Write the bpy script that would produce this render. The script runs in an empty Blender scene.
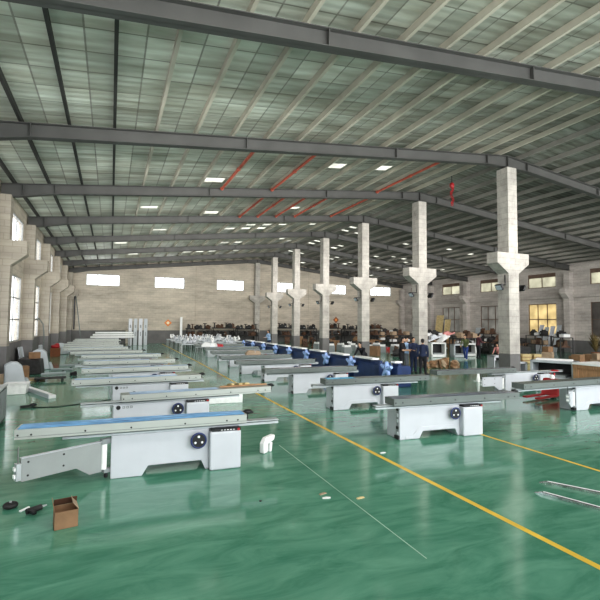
import bpy, bmesh, math, random
from mathutils import Vector, Matrix
random.seed(11)
scene = bpy.context.scene
C = scene.collection
PI = math.pi

# ------------------------------------------------------------------ materials
def mat(name, col, rough=.6, metal=0.0, var=.12, scale=3.0, bump=0.0, spec=.5, stretch=(1,1,1), coat=0.0):
    m = bpy.data.materials.new(name); m.use_nodes = True
    nt = m.node_tree; b = nt.nodes['Principled BSDF']
    tc = nt.nodes.new('ShaderNodeTexCoord'); mp = nt.nodes.new('ShaderNodeMapping')
    mp.inputs['Scale'].default_value = stretch
    n = nt.nodes.new('ShaderNodeTexNoise'); n.inputs['Scale'].default_value = scale; n.inputs['Detail'].default_value = 5
    r = nt.nodes.new('ShaderNodeValToRGB')
    c = Vector(col[:3])
    r.color_ramp.elements[0].position = .3; r.color_ramp.elements[1].position = .7
    r.color_ramp.elements[0].color = (*[max(0, v*(1-var)) for v in c], 1)
    r.color_ramp.elements[1].color = (*[min(1, v*(1+var)) for v in c], 1)
    L = nt.links.new
    L(tc.outputs['Object'], mp.inputs['Vector']); L(mp.outputs[0], n.inputs['Vector']); L(n.outputs['Fac'], r.inputs[0])
    L(r.outputs[0], b.inputs['Base Color'])
    b.inputs['Roughness'].default_value = rough; b.inputs['Metallic'].default_value = metal
    b.inputs['Specular IOR Level'].default_value = spec; b.inputs['Coat Weight'].default_value = coat
    if bump:
        bp = nt.nodes.new('ShaderNodeBump'); bp.inputs['Strength'].default_value = bump; bp.inputs['Distance'].default_value = .02
        L(n.outputs['Fac'], bp.inputs['Height']); L(bp.outputs[0], b.inputs['Normal'])
    return m

M = {}
def mk(k, *a, **kw): M[k] = mat(k, *a, **kw)
mk('white_paint', (.55,.565,.61), .35, var=.03)
mk('grey_paint', (.44,.47,.50), .4, var=.05)
mk('mid_grey', (.27,.29,.30), .5, var=.08)
mk('arm_grey', (.30,.32,.32), .45, var=.05)
mk('aluminium', (.42,.44,.415), .38, .35, var=.06, scale=2, stretch=(.3,6,6))
mk('rail_steel', (.50,.53,.55), .32, .5, var=.08)
mk('dull_steel', (.16,.18,.172), .34, .4, var=.08)
mk('chrome', (.62,.62,.66), .14, .9, var=.35, scale=14)
mk('black', (.012,.012,.014), .45, var=.2)
mk('dark_iron', (.035,.034,.035), .6, .2, var=.4, scale=8)
mk('rust_iron', (.10,.055,.035), .7, .1, var=.5, scale=6)
mk('film_blue', (.17,.40,.80), .25, var=.45, scale=5, stretch=(.6,3,3))
mk('film_pale', (.40,.55,.80), .3, var=.35, scale=4, stretch=(.6,3,3))
mk('film_clear', (.44,.49,.55), .2, var=.15, scale=8)
mk('film_dark', (.17,.19,.23), .22, var=.25, scale=6, stretch=(.6,3,3))
mk('cyan_film', (.10,.45,.80), .25, var=.4, scale=8)
mk('navy', (.022,.045,.135), .4, var=.2)
mk('sky_blue', (.34,.48,.86), .5, var=.25, scale=9)
mk('wheel_blue', (.02,.035,.13), .35, var=.1)
mk('red', (.38,.025,.03), .45, var=.2)
mk('pipe_red', (.50,.12,.08), .5, var=.15)
mk('carton', (.25,.15,.085), .85, var=.18, scale=5)
mk('carton_pale', (.36,.27,.19), .85, var=.15, scale=5)
mk('carton_in', (.10,.05,.03), .9, var=.3)
mk('wood', (.38,.22,.12), .7, var=.25, scale=4, stretch=(1,6,1))
mk('wood_pale', (.60,.48,.26), .7, var=.2, scale=4, stretch=(1,6,1))
mk('concrete', (.64,.60,.57), .9, var=.16, scale=2.2, bump=.3)
mk('beam_steel', (.085,.085,.083), .55, .1, var=.15, scale=1)
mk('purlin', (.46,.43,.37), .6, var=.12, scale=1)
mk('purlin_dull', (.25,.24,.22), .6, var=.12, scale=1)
mk('purlin_shaded', (.035,.035,.033), .6, var=.2, scale=1)
mk('band_grey', (.155,.15,.15), .7, var=.15, scale=1.5)
mk('frame_brown', (.16,.11,.085), .7, var=.2)
mk('frame_grey', (.32,.32,.31), .6, var=.1)
mk('yellow_paint', (.74,.50,.07), .4, var=.15, scale=2)
mk('pale_paint', (.35,.52,.42), .3, var=.15, scale=2)
mk('orange_paper', (.80,.28,.08), .7, var=.15, scale=12)
mk('cream_paper', (.85,.75,.55), .7, var=.05)
mk('skin', (.52,.32,.22), .55, var=.06, scale=6)
mk('hair', (.012,.010,.010), .5, var=.3, scale=30)
mk('eye', (.01,.01,.01), .2, var=.1)
mk('lip', (.34,.12,.10), .5, var=.1)
mk('cloth_black', (.013,.013,.018), .85, var=.3, scale=8)
mk('cloth_navy', (.022,.032,.075), .85, var=.25, scale=8)
mk('cloth_skyblue', (.30,.42,.60), .85, var=.15, scale=8)
mk('cloth_green', (.10,.12,.055), .85, var=.25, scale=8)
mk('cloth_denim', (.03,.06,.22), .85, var=.25, scale=8)
mk('cloth_maroon', (.09,.03,.04), .85, var=.3, scale=8)
mk('cloth_pink', (.55,.25,.24), .85, var=.2, scale=8)
mk('cloth_grey', (.16,.17,.19), .85, var=.2, scale=8)
mk('shoe_white', (.7,.7,.7), .5, var=.05)
mk('white_sheet', (.80,.80,.80), .5, var=.05)
mk('plastic_white', (.88,.88,.88), .25, var=.08, scale=10)
mk('rubber', (.02,.02,.02), .7, var=.3)
mk('leaf_brown', (.16,.12,.05), .8, var=.4, scale=10)
mk('clay', (.25,.10,.05), .8, var=.2)

def glass_mat(name, col, trans_w, emis=0.0):
    m = bpy.data.materials.new(name); m.use_nodes = True; nt = m.node_tree
    for n in list(nt.nodes): nt.nodes.remove(n)
    out = nt.nodes.new('ShaderNodeOutputMaterial'); L = nt.links.new
    tr = nt.nodes.new('ShaderNodeBsdfTransparent'); gl = nt.nodes.new('ShaderNodeBsdfGlossy'); gl.inputs['Roughness'].default_value = .08
    tl = nt.nodes.new('ShaderNodeBsdfTranslucent')
    tc = nt.nodes.new('ShaderNodeTexCoord'); no = nt.nodes.new('ShaderNodeTexNoise'); no.inputs['Scale'].default_value = 1.3
    rp = nt.nodes.new('ShaderNodeValToRGB')
    rp.color_ramp.elements[0].position = .35; rp.color_ramp.elements[1].position = .65
    rp.color_ramp.elements[0].color = (*[v*(.75 if trans_w < .9 else .97) for v in col], 1); rp.color_ramp.elements[1].color = (*col, 1)
    L(tc.outputs['Object'], no.inputs['Vector']); L(no.outputs['Fac'], rp.inputs[0]); L(rp.outputs[0], tl.inputs['Color']); L(rp.outputs[0], tr.inputs['Color'])
    m1 = nt.nodes.new('ShaderNodeMixShader'); m1.inputs[0].default_value = trans_w; L(tl.outputs[0], m1.inputs[1]); L(tr.outputs[0], m1.inputs[2])
    m2 = nt.nodes.new('ShaderNodeMixShader'); m2.inputs[0].default_value = .05; L(m1.outputs[0], m2.inputs[1]); L(gl.outputs[0], m2.inputs[2])
    L(m2.outputs[0], out.inputs[0]); return m
M['glass'] = glass_mat('window_glass', (1,1,1), .97)
M['frosted'] = glass_mat('frosted_glass', (.30,.29,.27), .02)
M['frosted_dim'] = glass_mat('dim_glass', (.16,.15,.14), .02)  # shaded view outside the right wall put into the pane colour
M['frosted_bright'] = glass_mat('bright_glass', (.55,.53,.45), .12)  # paler pane tint for the upper right windows
M['amber_glass'] = glass_mat('amber_lit_glass', (.62,.53,.36), .10)
M['skylight'] = glass_mat('fibreglass_sheet', (.75,.74,.68), .08)

def floor_material():
    m = bpy.data.materials.new('green_epoxy'); m.use_nodes = True; nt = m.node_tree; b = nt.nodes['Principled BSDF']; L = nt.links.new
    g = nt.nodes.new('ShaderNodeTexCoord')
    n1 = nt.nodes.new('ShaderNodeTexNoise'); n1.inputs['Scale'].default_value = 1.3; n1.inputs['Detail'].default_value = 9; n1.inputs['Roughness'].default_value = .65
    n1.inputs['Distortion'].default_value = .8
    mp = nt.nodes.new('ShaderNodeMapping'); mp.inputs['Scale'].default_value = (.8,2.6,1); mp.inputs['Rotation'].default_value = (0,0,.3)
    r = nt.nodes.new('ShaderNodeValToRGB')
    r.color_ramp.elements[0].position = .3; r.color_ramp.elements[0].color = (.050,.190,.125,1)
    r.color_ramp.elements[1].position = .72; r.color_ramp.elements[1].color = (.150,.345,.250,1)
    L(g.outputs['Object'], mp.inputs[0]); L(mp.outputs[0], n1.inputs['Vector']); L(n1.outputs['Fac'], r.inputs[0]); L(r.outputs[0], b.inputs['Base Color'])
    n2 = nt.nodes.new('ShaderNodeTexNoise'); n2.inputs['Scale'].default_value = 1.7; n2.inputs['Detail'].default_value = 4
    L(g.outputs['Object'], n2.inputs['Vector'])
    mr = nt.nodes.new('ShaderNodeMapRange'); mr.inputs['To Min'].default_value = .06; mr.inputs['To Max'].default_value = .16
    L(n2.outputs['Fac'], mr.inputs[0]); L(mr.outputs[0], b.inputs['Roughness'])
    bp = nt.nodes.new('ShaderNodeBump'); bp.inputs['Strength'].default_value = .05; bp.inputs['Distance'].default_value = .01
    n3 = nt.nodes.new('ShaderNodeTexNoise'); n3.inputs['Scale'].default_value = 3.5; n3.inputs['Detail'].default_value = 2
    L(g.outputs['Object'], n3.inputs['Vector']); L(n3.outputs['Fac'], bp.inputs['Height']); L(bp.outputs[0], b.inputs['Normal'])
    b.inputs['Specular IOR Level'].default_value = .62
    return m
M['floor'] = floor_material()

def wall_material(name, base, dark, stretch=(.22,.22,.9)):
    m = bpy.data.materials.new(name); m.use_nodes = True; nt = m.node_tree; b = nt.nodes['Principled BSDF']; L = nt.links.new
    g = nt.nodes.new('ShaderNodeTexCoord')
    mp = nt.nodes.new('ShaderNodeMapping'); mp.inputs['Scale'].default_value = stretch
    n = nt.nodes.new('ShaderNodeTexNoise'); n.inputs['Scale'].default_value = 1.4; n.inputs['Detail'].default_value = 8; n.inputs['Roughness'].default_value = .7
    r = nt.nodes.new('ShaderNodeValToRGB'); r.color_ramp.elements[0].position = .34; r.color_ramp.elements[1].position = .6
    r.color_ramp.elements[0].color = (*dark,1); r.color_ramp.elements[1].color = (*base,1)
    L(g.outputs['Object'], mp.inputs[0]); L(mp.outputs[0], n.inputs['Vector']); L(n.outputs['Fac'], r.inputs[0])
    # courses of blocks under the whitewash, read from height and from run along the wall
    sx = nt.nodes.new('ShaderNodeSeparateXYZ'); L(g.outputs['Object'], sx.inputs[0])
    ad = nt.nodes.new('ShaderNodeMath'); ad.operation = 'ADD'; L(sx.outputs[0], ad.inputs[0]); L(sx.outputs[1], ad.inputs[1])
    cb = nt.nodes.new('ShaderNodeCombineXYZ'); L(ad.outputs[0], cb.inputs[0]); L(sx.outputs[2], cb.inputs[1])
    br = nt.nodes.new('ShaderNodeTexBrick'); br.inputs['Scale'].default_value = 1.0; br.inputs['Brick Width'].default_value = .6; br.inputs['Row Height'].default_value = .25
    br.inputs['Mortar Size'].default_value = .012; br.inputs['Color1'].default_value = (1,1,1,1); br.inputs['Color2'].default_value = (.90,.90,.90,1); br.inputs['Mortar'].default_value = (.72,.72,.72,1)
    L(cb.outputs[0], br.inputs['Vector'])
    mx = nt.nodes.new('ShaderNodeMixRGB'); mx.blend_type = 'MULTIPLY'; mx.inputs[0].default_value = .8
    L(r.outputs[0], mx.inputs[1]); L(br.outputs['Color'], mx.inputs[2]); L(mx.outputs[0], b.inputs['Base Color'])
    b.inputs['Roughness'].default_value = .92; b.inputs['Specular IOR Level'].default_value = .2
    return m
M['wall'] = wall_material('whitewashed_block', (.60,.54,.46), (.40,.36,.31))
M['wall_r'] = wall_material('grey_whitewashed_block', (.56,.52,.49), (.36,.33,.31))
M['wall_shade'] = wall_material('shaded_whitewash', (.44,.40,.34), (.32,.29,.25))  # backlit shade of the left pilasters put into their base colour
M['column'] = wall_material('cast_concrete_courses', (.50,.475,.44), (.34,.32,.30), (1.4,1.4,1.2))

def roof_material():
    m = bpy.data.materials.new('roof_sheet'); m.use_nodes = True; nt = m.node_tree; b = nt.nodes['Principled BSDF']; L = nt.links.new
    g = nt.nodes.new('ShaderNodeTexCoord')
    mp = nt.nodes.new('ShaderNodeMapping'); mp.inputs['Location'].default_value = (2.45+.59, 0, 0)
    br = nt.nodes.new('ShaderNodeTexBrick'); br.offset = 0.0; br.inputs['Scale'].default_value = 1; br.inputs['Brick Width'].default_value = 1.19; br.inputs['Row Height'].default_value = .86
    br.inputs['Mortar Size'].default_value = .02; br.inputs['Color1'].default_value = (.25,.275,.25,1); br.inputs['Color2'].default_value = (.40,.43,.395,1); br.inputs['Mortar'].default_value = (.17,.175,.16,1)
    L(g.outputs['Object'], mp.inputs[0]); L(mp.outputs[0], br.inputs['Vector'])
    m2 = nt.nodes.new('ShaderNodeMapping'); m2.inputs['Scale'].default_value = (.35,2.2,1)
    n = nt.nodes.new('ShaderNodeTexNoise'); n.inputs['Scale'].default_value = 1.1; n.inputs['Detail'].default_value = 6
    r = nt.nodes.new('ShaderNodeValToRGB'); r.color_ramp.elements[0].position = .35; r.color_ramp.elements[1].position = .68
    r.color_ramp.elements[0].color = (.55,.52,.47,1); r.color_ramp.elements[1].color = (1.0,1.0,.97,1)
    L(g.outputs['Object'], m2.inputs[0]); L(m2.outputs[0], n.inputs['Vector']); L(n.outputs['Fac'], r.inputs[0])
    mx = nt.nodes.new('ShaderNodeMixRGB'); mx.blend_type = 'MULTIPLY'; mx.inputs[0].default_value = 1
    L(br.outputs['Color'], mx.inputs[1]); L(r.outputs[0], mx.inputs[2]); L(mx.outputs[0], b.inputs['Base Color'])
    wv = nt.nodes.new('ShaderNodeTexWave'); wv.bands_direction = 'Y'; wv.inputs['Scale'].default_value = 1.2
    L(g.outputs['Object'], wv.inputs['Vector'])
    bp = nt.nodes.new('ShaderNodeBump'); bp.inputs['Strength'].default_value = .4; bp.inputs['Distance'].default_value = .03
    L(wv.outputs['Fac'], bp.inputs['Height']); L(bp.outputs[0], b.inputs['Normal'])
    # light painted into the sheet colour: brighter at the left eave, darker rightward
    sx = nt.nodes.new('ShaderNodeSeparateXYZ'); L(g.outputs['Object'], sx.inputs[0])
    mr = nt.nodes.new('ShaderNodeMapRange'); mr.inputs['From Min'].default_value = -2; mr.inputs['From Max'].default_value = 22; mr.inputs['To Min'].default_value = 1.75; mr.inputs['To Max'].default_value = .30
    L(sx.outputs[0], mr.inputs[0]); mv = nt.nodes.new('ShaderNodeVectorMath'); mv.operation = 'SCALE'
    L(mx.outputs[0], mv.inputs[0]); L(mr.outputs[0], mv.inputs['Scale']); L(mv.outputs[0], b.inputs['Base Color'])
    L(mv.outputs[0], b.inputs['Emission Color']); b.inputs['Emission Strength'].default_value = .16   # added glow brightens the ceiling, as if daylight came through the sheets
    b.inputs['Roughness'].default_value = .38; b.inputs['Metallic'].default_value = .25
    return m
M['roof'] = roof_material()

# ------------------------------------------------------------------ mesh helpers
class MB:
    def __init__(s): s.v = []; s.f = []; s.m = []; s.mats = []; s.sm = []
    def mi(s, k):
        if k not in s.mats: s.mats.append(k)
        return s.mats.index(k)
    def add(s, vs, fs, k, smooth=False, T=None):
        o = len(s.v); i = s.mi(k)
        for p in vs:
            p = Vector(p)
            if T is not None: p = T @ p
            s.v.append(tuple(p))
        for f in fs: s.f.append([a+o for a in f]); s.m.append(i); s.sm.append(smooth)
    def box(s, x0, x1, y0, y1, z0, z1, k, T=None):
        vs = [(x0,y0,z0),(x1,y0,z0),(x1,y1,z0),(x0,y1,z0),(x0,y0,z1),(x1,y0,z1),(x1,y1,z1),(x0,y1,z1)]
        s.add(vs, [(0,3,2,1),(4,5,6,7),(0,1,5,4),(1,2,6,5),(2,3,7,6),(3,0,4,7)], k, T=T); return s
    def prism(s, poly, y0, y1, k, T=None):      # poly in x,z, counter-clockwise seen from -y
        n = len(poly)
        vs = [(x,y0,z) for x,z in poly]+[(x,y1,z) for x,z in poly]
        fs = [tuple(range(n)), tuple(range(2*n-1,n-1,-1))]
        for i in range(n):
            j = (i+1) % n; fs.append((i, i+n, j+n, j))
        s.add(vs, fs, k, T=T); return s
    def cyl(s, p0, p1, r0, r1=None, k='black', n=16, smooth=True, T=None):
        r1 = r0 if r1 is None else r1
        p0, p1 = Vector(p0), Vector(p1); d = (p1-p0).normalized()
        a = d.orthogonal().normalized(); b = d.cross(a)
        vs = []
        for p, r in ((p0,r0),(p1,r1)):
            for i in range(n):
                t = 2*PI*i/n; vs.append(p+a*math.cos(t)*r+b*math.sin(t)*r)
        s.add(vs, [(i,(i+1)%n,(i+1)%n+n,i+n) for i in range(n)], k, smooth, T)
        s.add(vs[:n], [tuple(range(n-1,-1,-1))], k, False, T); s.add(vs[n:], [tuple(range(n))], k, False, T); return s
    def torus(s, c, ax, R, r, k, n=28, m=10, T=None):
        c = Vector(c); ax = Vector(ax).normalized(); a = ax.orthogonal().normalized(); b = ax.cross(a); vs = []; fs = []
        for i in range(n):
            t = 2*PI*i/n; d = a*math.cos(t)+b*math.sin(t)
            for j in range(m):
                u = 2*PI*j/m; vs.append(c+d*(R+r*math.cos(u))+ax*r*math.sin(u))
        for i in range(n):
            for j in range(m):
                fs.append((i*m+j, ((i+1)%n)*m+j, ((i+1)%n)*m+(j+1)%m, i*m+(j+1)%m))
        s.add(vs, fs, k, True, T); return s
    def ball(s, c, r, k, n=14, m=9, T=None):
        c = Vector(c); r = Vector(r) if not isinstance(r,(int,float)) else Vector((r,r,r)); vs = [c+Vector((0,0,r.z))]; fs = []
        for i in range(1,m):
            ph = PI*i/m
            for j in range(n):
                t = 2*PI*j/n; vs.append(c+Vector((r.x*math.sin(ph)*math.cos(t), r.y*math.sin(ph)*math.sin(t), r.z*math.cos(ph))))
        vs.append(c-Vector((0,0,r.z)))
        for j in range(n): fs.append((0,1+j,1+(j+1)%n)); fs.append((len(vs)-1, 1+(m-2)*n+(j+1)%n, 1+(m-2)*n+j))
        for i in range(m-2):
            for j in range(n): fs.append((1+i*n+j,1+(i+1)*n+j,1+(i+1)*n+(j+1)%n,1+i*n+(j+1)%n))
        s.add(vs, fs, k, True, T); return s
    def tube(s, pts, r, k, n=8):
        for a,b in zip(pts, pts[1:]): s.cyl(a, b, r, r, k, n)
        for p in pts[1:-1]: s.ball(p, r, k, 8, 6)
        return s
    def build(s, name, parent=None, bevel=0.0, loc=None, rz=0, seg=2):
        me = bpy.data.meshes.new(name); me.from_pydata(s.v, [], s.f); me.validate()
        for k in s.mats: me.materials.append(M[k])
        if len(me.polygons) == len(s.m):
            me.polygons.foreach_set('material_index', s.m); me.polygons.foreach_set('use_smooth', s.sm)
        o = bpy.data.objects.new(name, me); C.objects.link(o)
        if parent: o.parent = parent
        if loc: o.location = loc
        o.rotation_euler[2] = rz
        if bevel:
            b = o.modifiers.new('bevel','BEVEL'); b.width = bevel; b.segments = seg; b.limit_method = 'ANGLE'; b.angle_limit = .7
        return o
def tag(o, label, cat, group=None, kind=None):
    o['label'] = label; o['category'] = cat
    if group: o['group'] = group
    if kind: o['kind'] = kind
    return o
def struct(o): o['kind'] = 'structure'; return o
def empty(name, loc, rz=0):
    o = bpy.data.objects.new(name, None); o.empty_display_size = .2; C.objects.link(o); o.location = loc; o.rotation_euler[2] = rz; return o
def copy_tree(o, parent=None):
    c = o.copy(); C.objects.link(c)
    c.parent = parent
    for ch in [q for q in bpy.data.objects if q.parent == o]: copy_tree(ch, c)
    return c
ORD = ['nearest','second','third','fourth','fifth','sixth','seventh','eighth','ninth','tenth','eleventh','twelfth','thirteenth','fourteenth','fifteenth','sixteenth']

# ------------------------------------------------------------------ hall
XL, XR, YB, Y0 = -4.1, 37.0, 50.4, -7.0
XC, EAVE, SL = 15.9, 7.72, .108
def rz_(x, e=0.0): return EAVE + e + SL*((x+3.8) if x < XC else (XC*2+3.8-x))
struct(MB().box(XL-.3, XR+.3, Y0, YB+.3, -.25, 0, 'floor').build('floor'))

def wall_grid(u0, u1, z0, z1, holes, fn):
    us = sorted({u0,u1,*[h[0] for h in holes],*[h[1] for h in holes]}); zs = sorted({z0,z1,*[h[2] for h in holes],*[h[3] for h in holes]})
    for a,b in zip(us,us[1:]):
        for c,d in zip(zs,zs[1:]):
            mu, mz = (a+b)/2, (c+d)/2
            if any(h[0]<mu<h[1] and h[2]<mz<h[3] for h in holes): continue
            fn(a,b,c,d)
WN = [0]
def window(o_fn, u0, u1, z0, z1, nu, nz, fm, gm, boards=0.0):
    """o_fn(mb, ua, ub, za, zb, d0, d1, mat) adds a box at depth d0..d1 in the wall"""
    WN[0] += 1
    f = MB(); t = .05
    o_fn(f,u0,u1,z0,z0+t,-.06,.06,fm); o_fn(f,u0,u1,z1-t,z1,-.06,.06,fm); o_fn(f,u0,u0+t,z0,z1,-.06,.06,fm); o_fn(f,u1-t,u1,z0,z1,-.06,.06,fm)
    for i in range(1,nu):
        u = u0+(u1-u0)*i/nu; o_fn(f,u-.03,u+.03,z0,z1,-.04,.04,fm)
    for i in range(1,nz):
        z = z0+(z1-z0)*i/nz; o_fn(f,u0,u1,z-.03,z+.03,-.04,.04,fm)
    w = struct(f.build('window_%d' % WN[0]))
    p = MB(); o_fn(p,u0,u1,z0,z1-boards,-.008,.008,gm); p.build('window_pane', w)
    if boards:
        q = MB(); o_fn(q,u0,u1,z1-boards,z1,-.03,.03,'frame_brown'); q.build('window_board', w)
# left wall
lh = []
for k in range(0,8):
    yc = 23.75+6*(k-3)
    lh += [(yc-1.45,yc+1.5,5.9,7.2),(yc-1.45,yc+1.5,1.42,4.47)]
w = MB(); wall_grid(Y0, YB, 0, 7.9, lh, lambda a,b,c,d: w.box(XL-.24, XL, a, b, c, d, 'wall')); struct(w.build('wall_left'))
def LF(mb,a,b,c,d,e,f,k): mb.box(XL-.05+e*.6, XL-.05+f*.6, a, b, c, d, k)
for i,h in enumerate(lh): window(LF, *h, 2, 1 if i%2==0 else 3, 'frame_grey' if i%2==0 else 'frame_grey', 'glass')
# right wall
rh = []
for k in range(0,8):
    yc = 28.85+6*(k-4)
    rh += [(yc-1.45,yc+1.45,5.8,7.12),(yc-1.45,yc+1.45,1.4,4.3)]
w = MB(); wall_grid(Y0, YB, 0, 7.9, rh, lambda a,b,c,d: w.box(XR, XR+.24, a, b, c, d, 'wall_r')); struct(w.build('wall_right'))
def RF(mb,a,b,c,d,e,f,k): mb.box(XR+.12+e, XR+.12+f, a, b, c, d, k)
for i,h in enumerate(rh):
    k = i//2
    if i%2==0: window(RF, *h, 2, 1, 'frame_brown', 'frosted_bright', boards=.35)
    else: window(RF, *h, 3, 2, 'frame_brown', {4:'amber_glass',5:'frosted',6:'frosted',3:'frosted_dim'}.get(k,'frosted'))
# back wall
bh = [(a,b,6.05,7.24) for a,b in ((-2.45,.75),(4.3,7.5),(11.15,14.4),(18.0,21.2),(24.9,28.2),(31.9,35.2))]
w = MB(); wall_grid(XL, XR, 0, 7.7, bh, lambda a,b,c,d: w.box(a, b, YB, YB+.24, c, d, 'wall'))
w.prism([(XL,7.69),(XR,7.69),(XR,rz_(XR,.2)),(XC,rz_(XC,.2)),(XL,rz_(XL,.2))], YB, YB+.24, 'wall'); struct(w.build('wall_back'))
def BF(mb,a,b,c,d,e,f,k): mb.box(a, b, YB+.12+e, YB+.12+f, c, d, k)
for h in bh: window(BF, *h, 3, 1, 'frame_grey', 'glass')
# grey painted dado
struct(MB().box(XL, XL+.012, Y0, YB, 0, 1.4, 'band_grey').build('baseboard_left'))
struct(MB().box(XR-.012, XR, Y0, YB, 0, 1.05, 'band_grey').build('baseboard_right'))
struct(MB().box(XL, XR, YB-.012, YB, 0, 1.38, 'band_grey').build('baseboard_back'))
# ledge beams on right and back wall
struct(MB().box(XR-.14, XR, Y0, YB, 4.75, 5.15, 'wall_r').build('trim_1'))
struct(MB().box(XR-.10, XR, Y0, YB, 7.35, 7.6, 'wall_r').build('trim_2'))
# roof
r = MB(); e = .20
zl, zc_, zr = rz_(-4.4,e), rz_(XC,e), rz_(37.3,e)
# purlins
px = [-2.45+1.19*i for i in range(-1, 34)]
px = [x for x in px if abs(x-XC) > .25 and x < 36.8]
reds = {}
tn = 2
for i,x in enumerate(px):
    tn += 1
    z = rz_(x,.0)
    m = MB(); k = 'purlin_shaded' if i < 4 else 'purlin' if x < XC else 'purlin_dull'  # leftmost purlins carry the shade of their visible side as colour
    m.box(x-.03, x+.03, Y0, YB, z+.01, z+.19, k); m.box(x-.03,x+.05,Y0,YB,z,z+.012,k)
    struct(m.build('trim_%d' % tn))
# roof rafters
for i,y in enumerate([2,8,14,20,26,32,38,44,50]):
    def zb(x):
        d = .40
        dd = min(abs(x+3.8), abs(x-35.6))
        if dd < 1.6: d += .16*(1-dd/1.6)
        return rz_(x)-d
    xs = [-4.05,-3.3,-2.2,4,10,XC-1.2,XC,XC+1.2,22,28,34,35,36.9]
    m = MB()
    top = [(x,rz_(x)) for x in xs]; bot = [(x,zb(x)-(.12*(1-min(1,abs(x-XC)/1.3)))) for x in xs]
    m.prism(bot+top[::-1], y-.012, y+.012, 'beam_steel')
    for a,b in zip(xs,xs[1:]):
        for L_,t in ((dict(top),-.02),(dict(bot),.02)):
            za,z2 = L_[a],L_[b]
            lo = [(a,za+min(0,t)),(b,z2+min(0,t)),(b,z2+max(0,t)),(a,za+max(0,t))]
            m.prism(lo, y-.13, y+.13, 'beam_steel')
    for x in xs[1:-1]: m.box(x-.01,x+.01,y-.12,y+.12,dict(bot)[x],rz_(x),'beam_steel')
    o = m.build('roof_beam')
    vis = i-1
    tag(o, ['dark grey steel roof rafter over the camera, above the photograph', 'dark steel roof rafter crossing the top right corner', 'dark steel roof rafter resting on the nearest concrete column',
        'dark steel roof rafter on the second concrete column from the camera','dark steel roof rafter on the third column from the camera','dark steel roof rafter on the fourth column from the camera',
        'dark steel roof rafter on the fifth column from the camera','dark steel roof rafter on the sixth column from the camera','dark steel roof rafter hard against the far end wall'][i], 'roof beam', 'steel roof rafters')
# skylight sheets
sk = [(8.5,16.3),(11.1,17.0),(4.1,19.0),(5.7,25.4),(9.9,25.3),(11.2,29.3),(7.1,31.3),(8.4,31.3),(8.6,37.4),(9.9,37.4),(15.2,37.5),(17.7,31.2),(18.9,30.9),(17.0,42.4),(20.1,37.5),(23.9,43),(25.3,41.1),
      (13.2,22.6),(2.2,25),(3.3,31),(1.0,37),(2.3,43),(6,43),(7.2,43)]
rr = random.Random(5)
for k in range(60): sk.append((rr.uniform(9,34), rr.choice([31,37,43,48])+rr.uniform(-1.2,.6)))
cells = sorted({(round((x+2.45-.59)/1.19), round(y/1.3)) for x,y in sk})
holes = []
for ci,cj in cells:
    x = -2.45+.59+1.19*ci; y = cj*1.3
    if abs(x-XC) < .7: continue
    ln = rr.uniform(.22,.45); holes.append((x-.44,x+.44,y-ln,y+ln*.6))
def quad_slab(m, a, b, y1, y2, t0, t1, k):
    m.prism([(a,rz_(a,e)+t0),(b,rz_(b,e)+t0),(b,rz_(b,e)+t1),(a,rz_(a,e)+t1)], y1, y2, k)
xs = sorted({-4.4,XC,37.3,*[h[0] for h in holes],*[h[1] for h in holes]})
for a,b in zip(xs,xs[1:]):
    if b-a < 1e-4: continue
    hs = sorted((h[2],h[3]) for h in holes if h[0]-1e-4 <= a and b <= h[1]+1e-4)
    y = Y0
    for h0,h1 in hs:
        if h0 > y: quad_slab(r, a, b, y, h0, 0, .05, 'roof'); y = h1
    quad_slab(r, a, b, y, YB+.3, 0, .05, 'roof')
struct(r.build('ceiling'))
for h in holes:
    WN[0] += 1; m = MB(); quad_slab(m, h[0], h[1], h[2], h[3], .01, .016, 'skylight'); struct(m.build('window_%d' % WN[0]))

# ------------------------------------------------------------------ columns
def column(x, y, ztop, left, right, mk_='column'):
    m = MB(); w = .30
    poly = [(x-w,1.15),(x+w,1.15),(x+w,4.60)]
    if right: poly += [(x+.93,5.04),(x+.93,5.50)]
    else: poly += [(x+w,5.5)]
    poly += [(x+w-.03,5.50),(x+w-.03,ztop),(x-w+.03,ztop),(x-w+.03,5.50)]
    if left: poly += [(x-.93,5.50),(x-.93,5.04)]
    poly += [(x-w,4.60)]
    m.prism(poly, y-w, y+w, mk_)
    m.box(x-w-.004,x+w+.004,y-w-.004,y+w+.004,0,1.15,'band_grey')
    return m
def flood(root):
    m = MB(); m.box(-.02,.02,-.30,.02,.10,.14,'black'); m.build('bracket',root)
    m = MB(); T = Matrix.Translation((0,-.36,.0)) @ Matrix.Rotation(.5,4,'X')
    m.box(-.17,.17,-.05,.05,-.13,.13,'black',T); m.build('lamp_housing',root,.01)
    m = MB(); m.box(-.14,.14,-.058,-.051,-.10,.10,'film_clear',T); m.build('lens',root)
names = ['nearest','second','third','fourth','fifth','sixth']
COL = empty('flood_proto',(0,0,0)); 
for i,y in enumerate([14,20,26,32,38,44]):
    tag(column(XC,y,9.26,1,1).build('concrete_column',bevel=.015), 'tall white concrete column with two-sided corbel, %s from the camera' % names[i], 'column', 'concrete columns down the middle of the hall')
    for sx_,sd in ((-1,'left'),(1,'right')):
        f = empty('floodlight',(XC+sx_*.30, y-.12, 4.0), -sx_*PI/2 if sx_>0 else PI/2)
        f.rotation_euler[2] = PI/2 if sx_>0 else -PI/2
        flood(f)
        tag(f, 'small black floodlight on the %s face of the %s concrete column' % (sd, names[i]), 'floodlight', 'floodlights on the middle columns')
        c = MB(); c.tube([(XC+sx_*.315,y-.12,4.16),(XC+sx_*.33,y-.12,4.55)], .022, 'black'); 
        tag(c.build('cable_conduit'), 'thin black conduit above the %s floodlight of the %s column' % (sd,names[i]), 'conduit', 'conduits over the floodlights')
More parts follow.
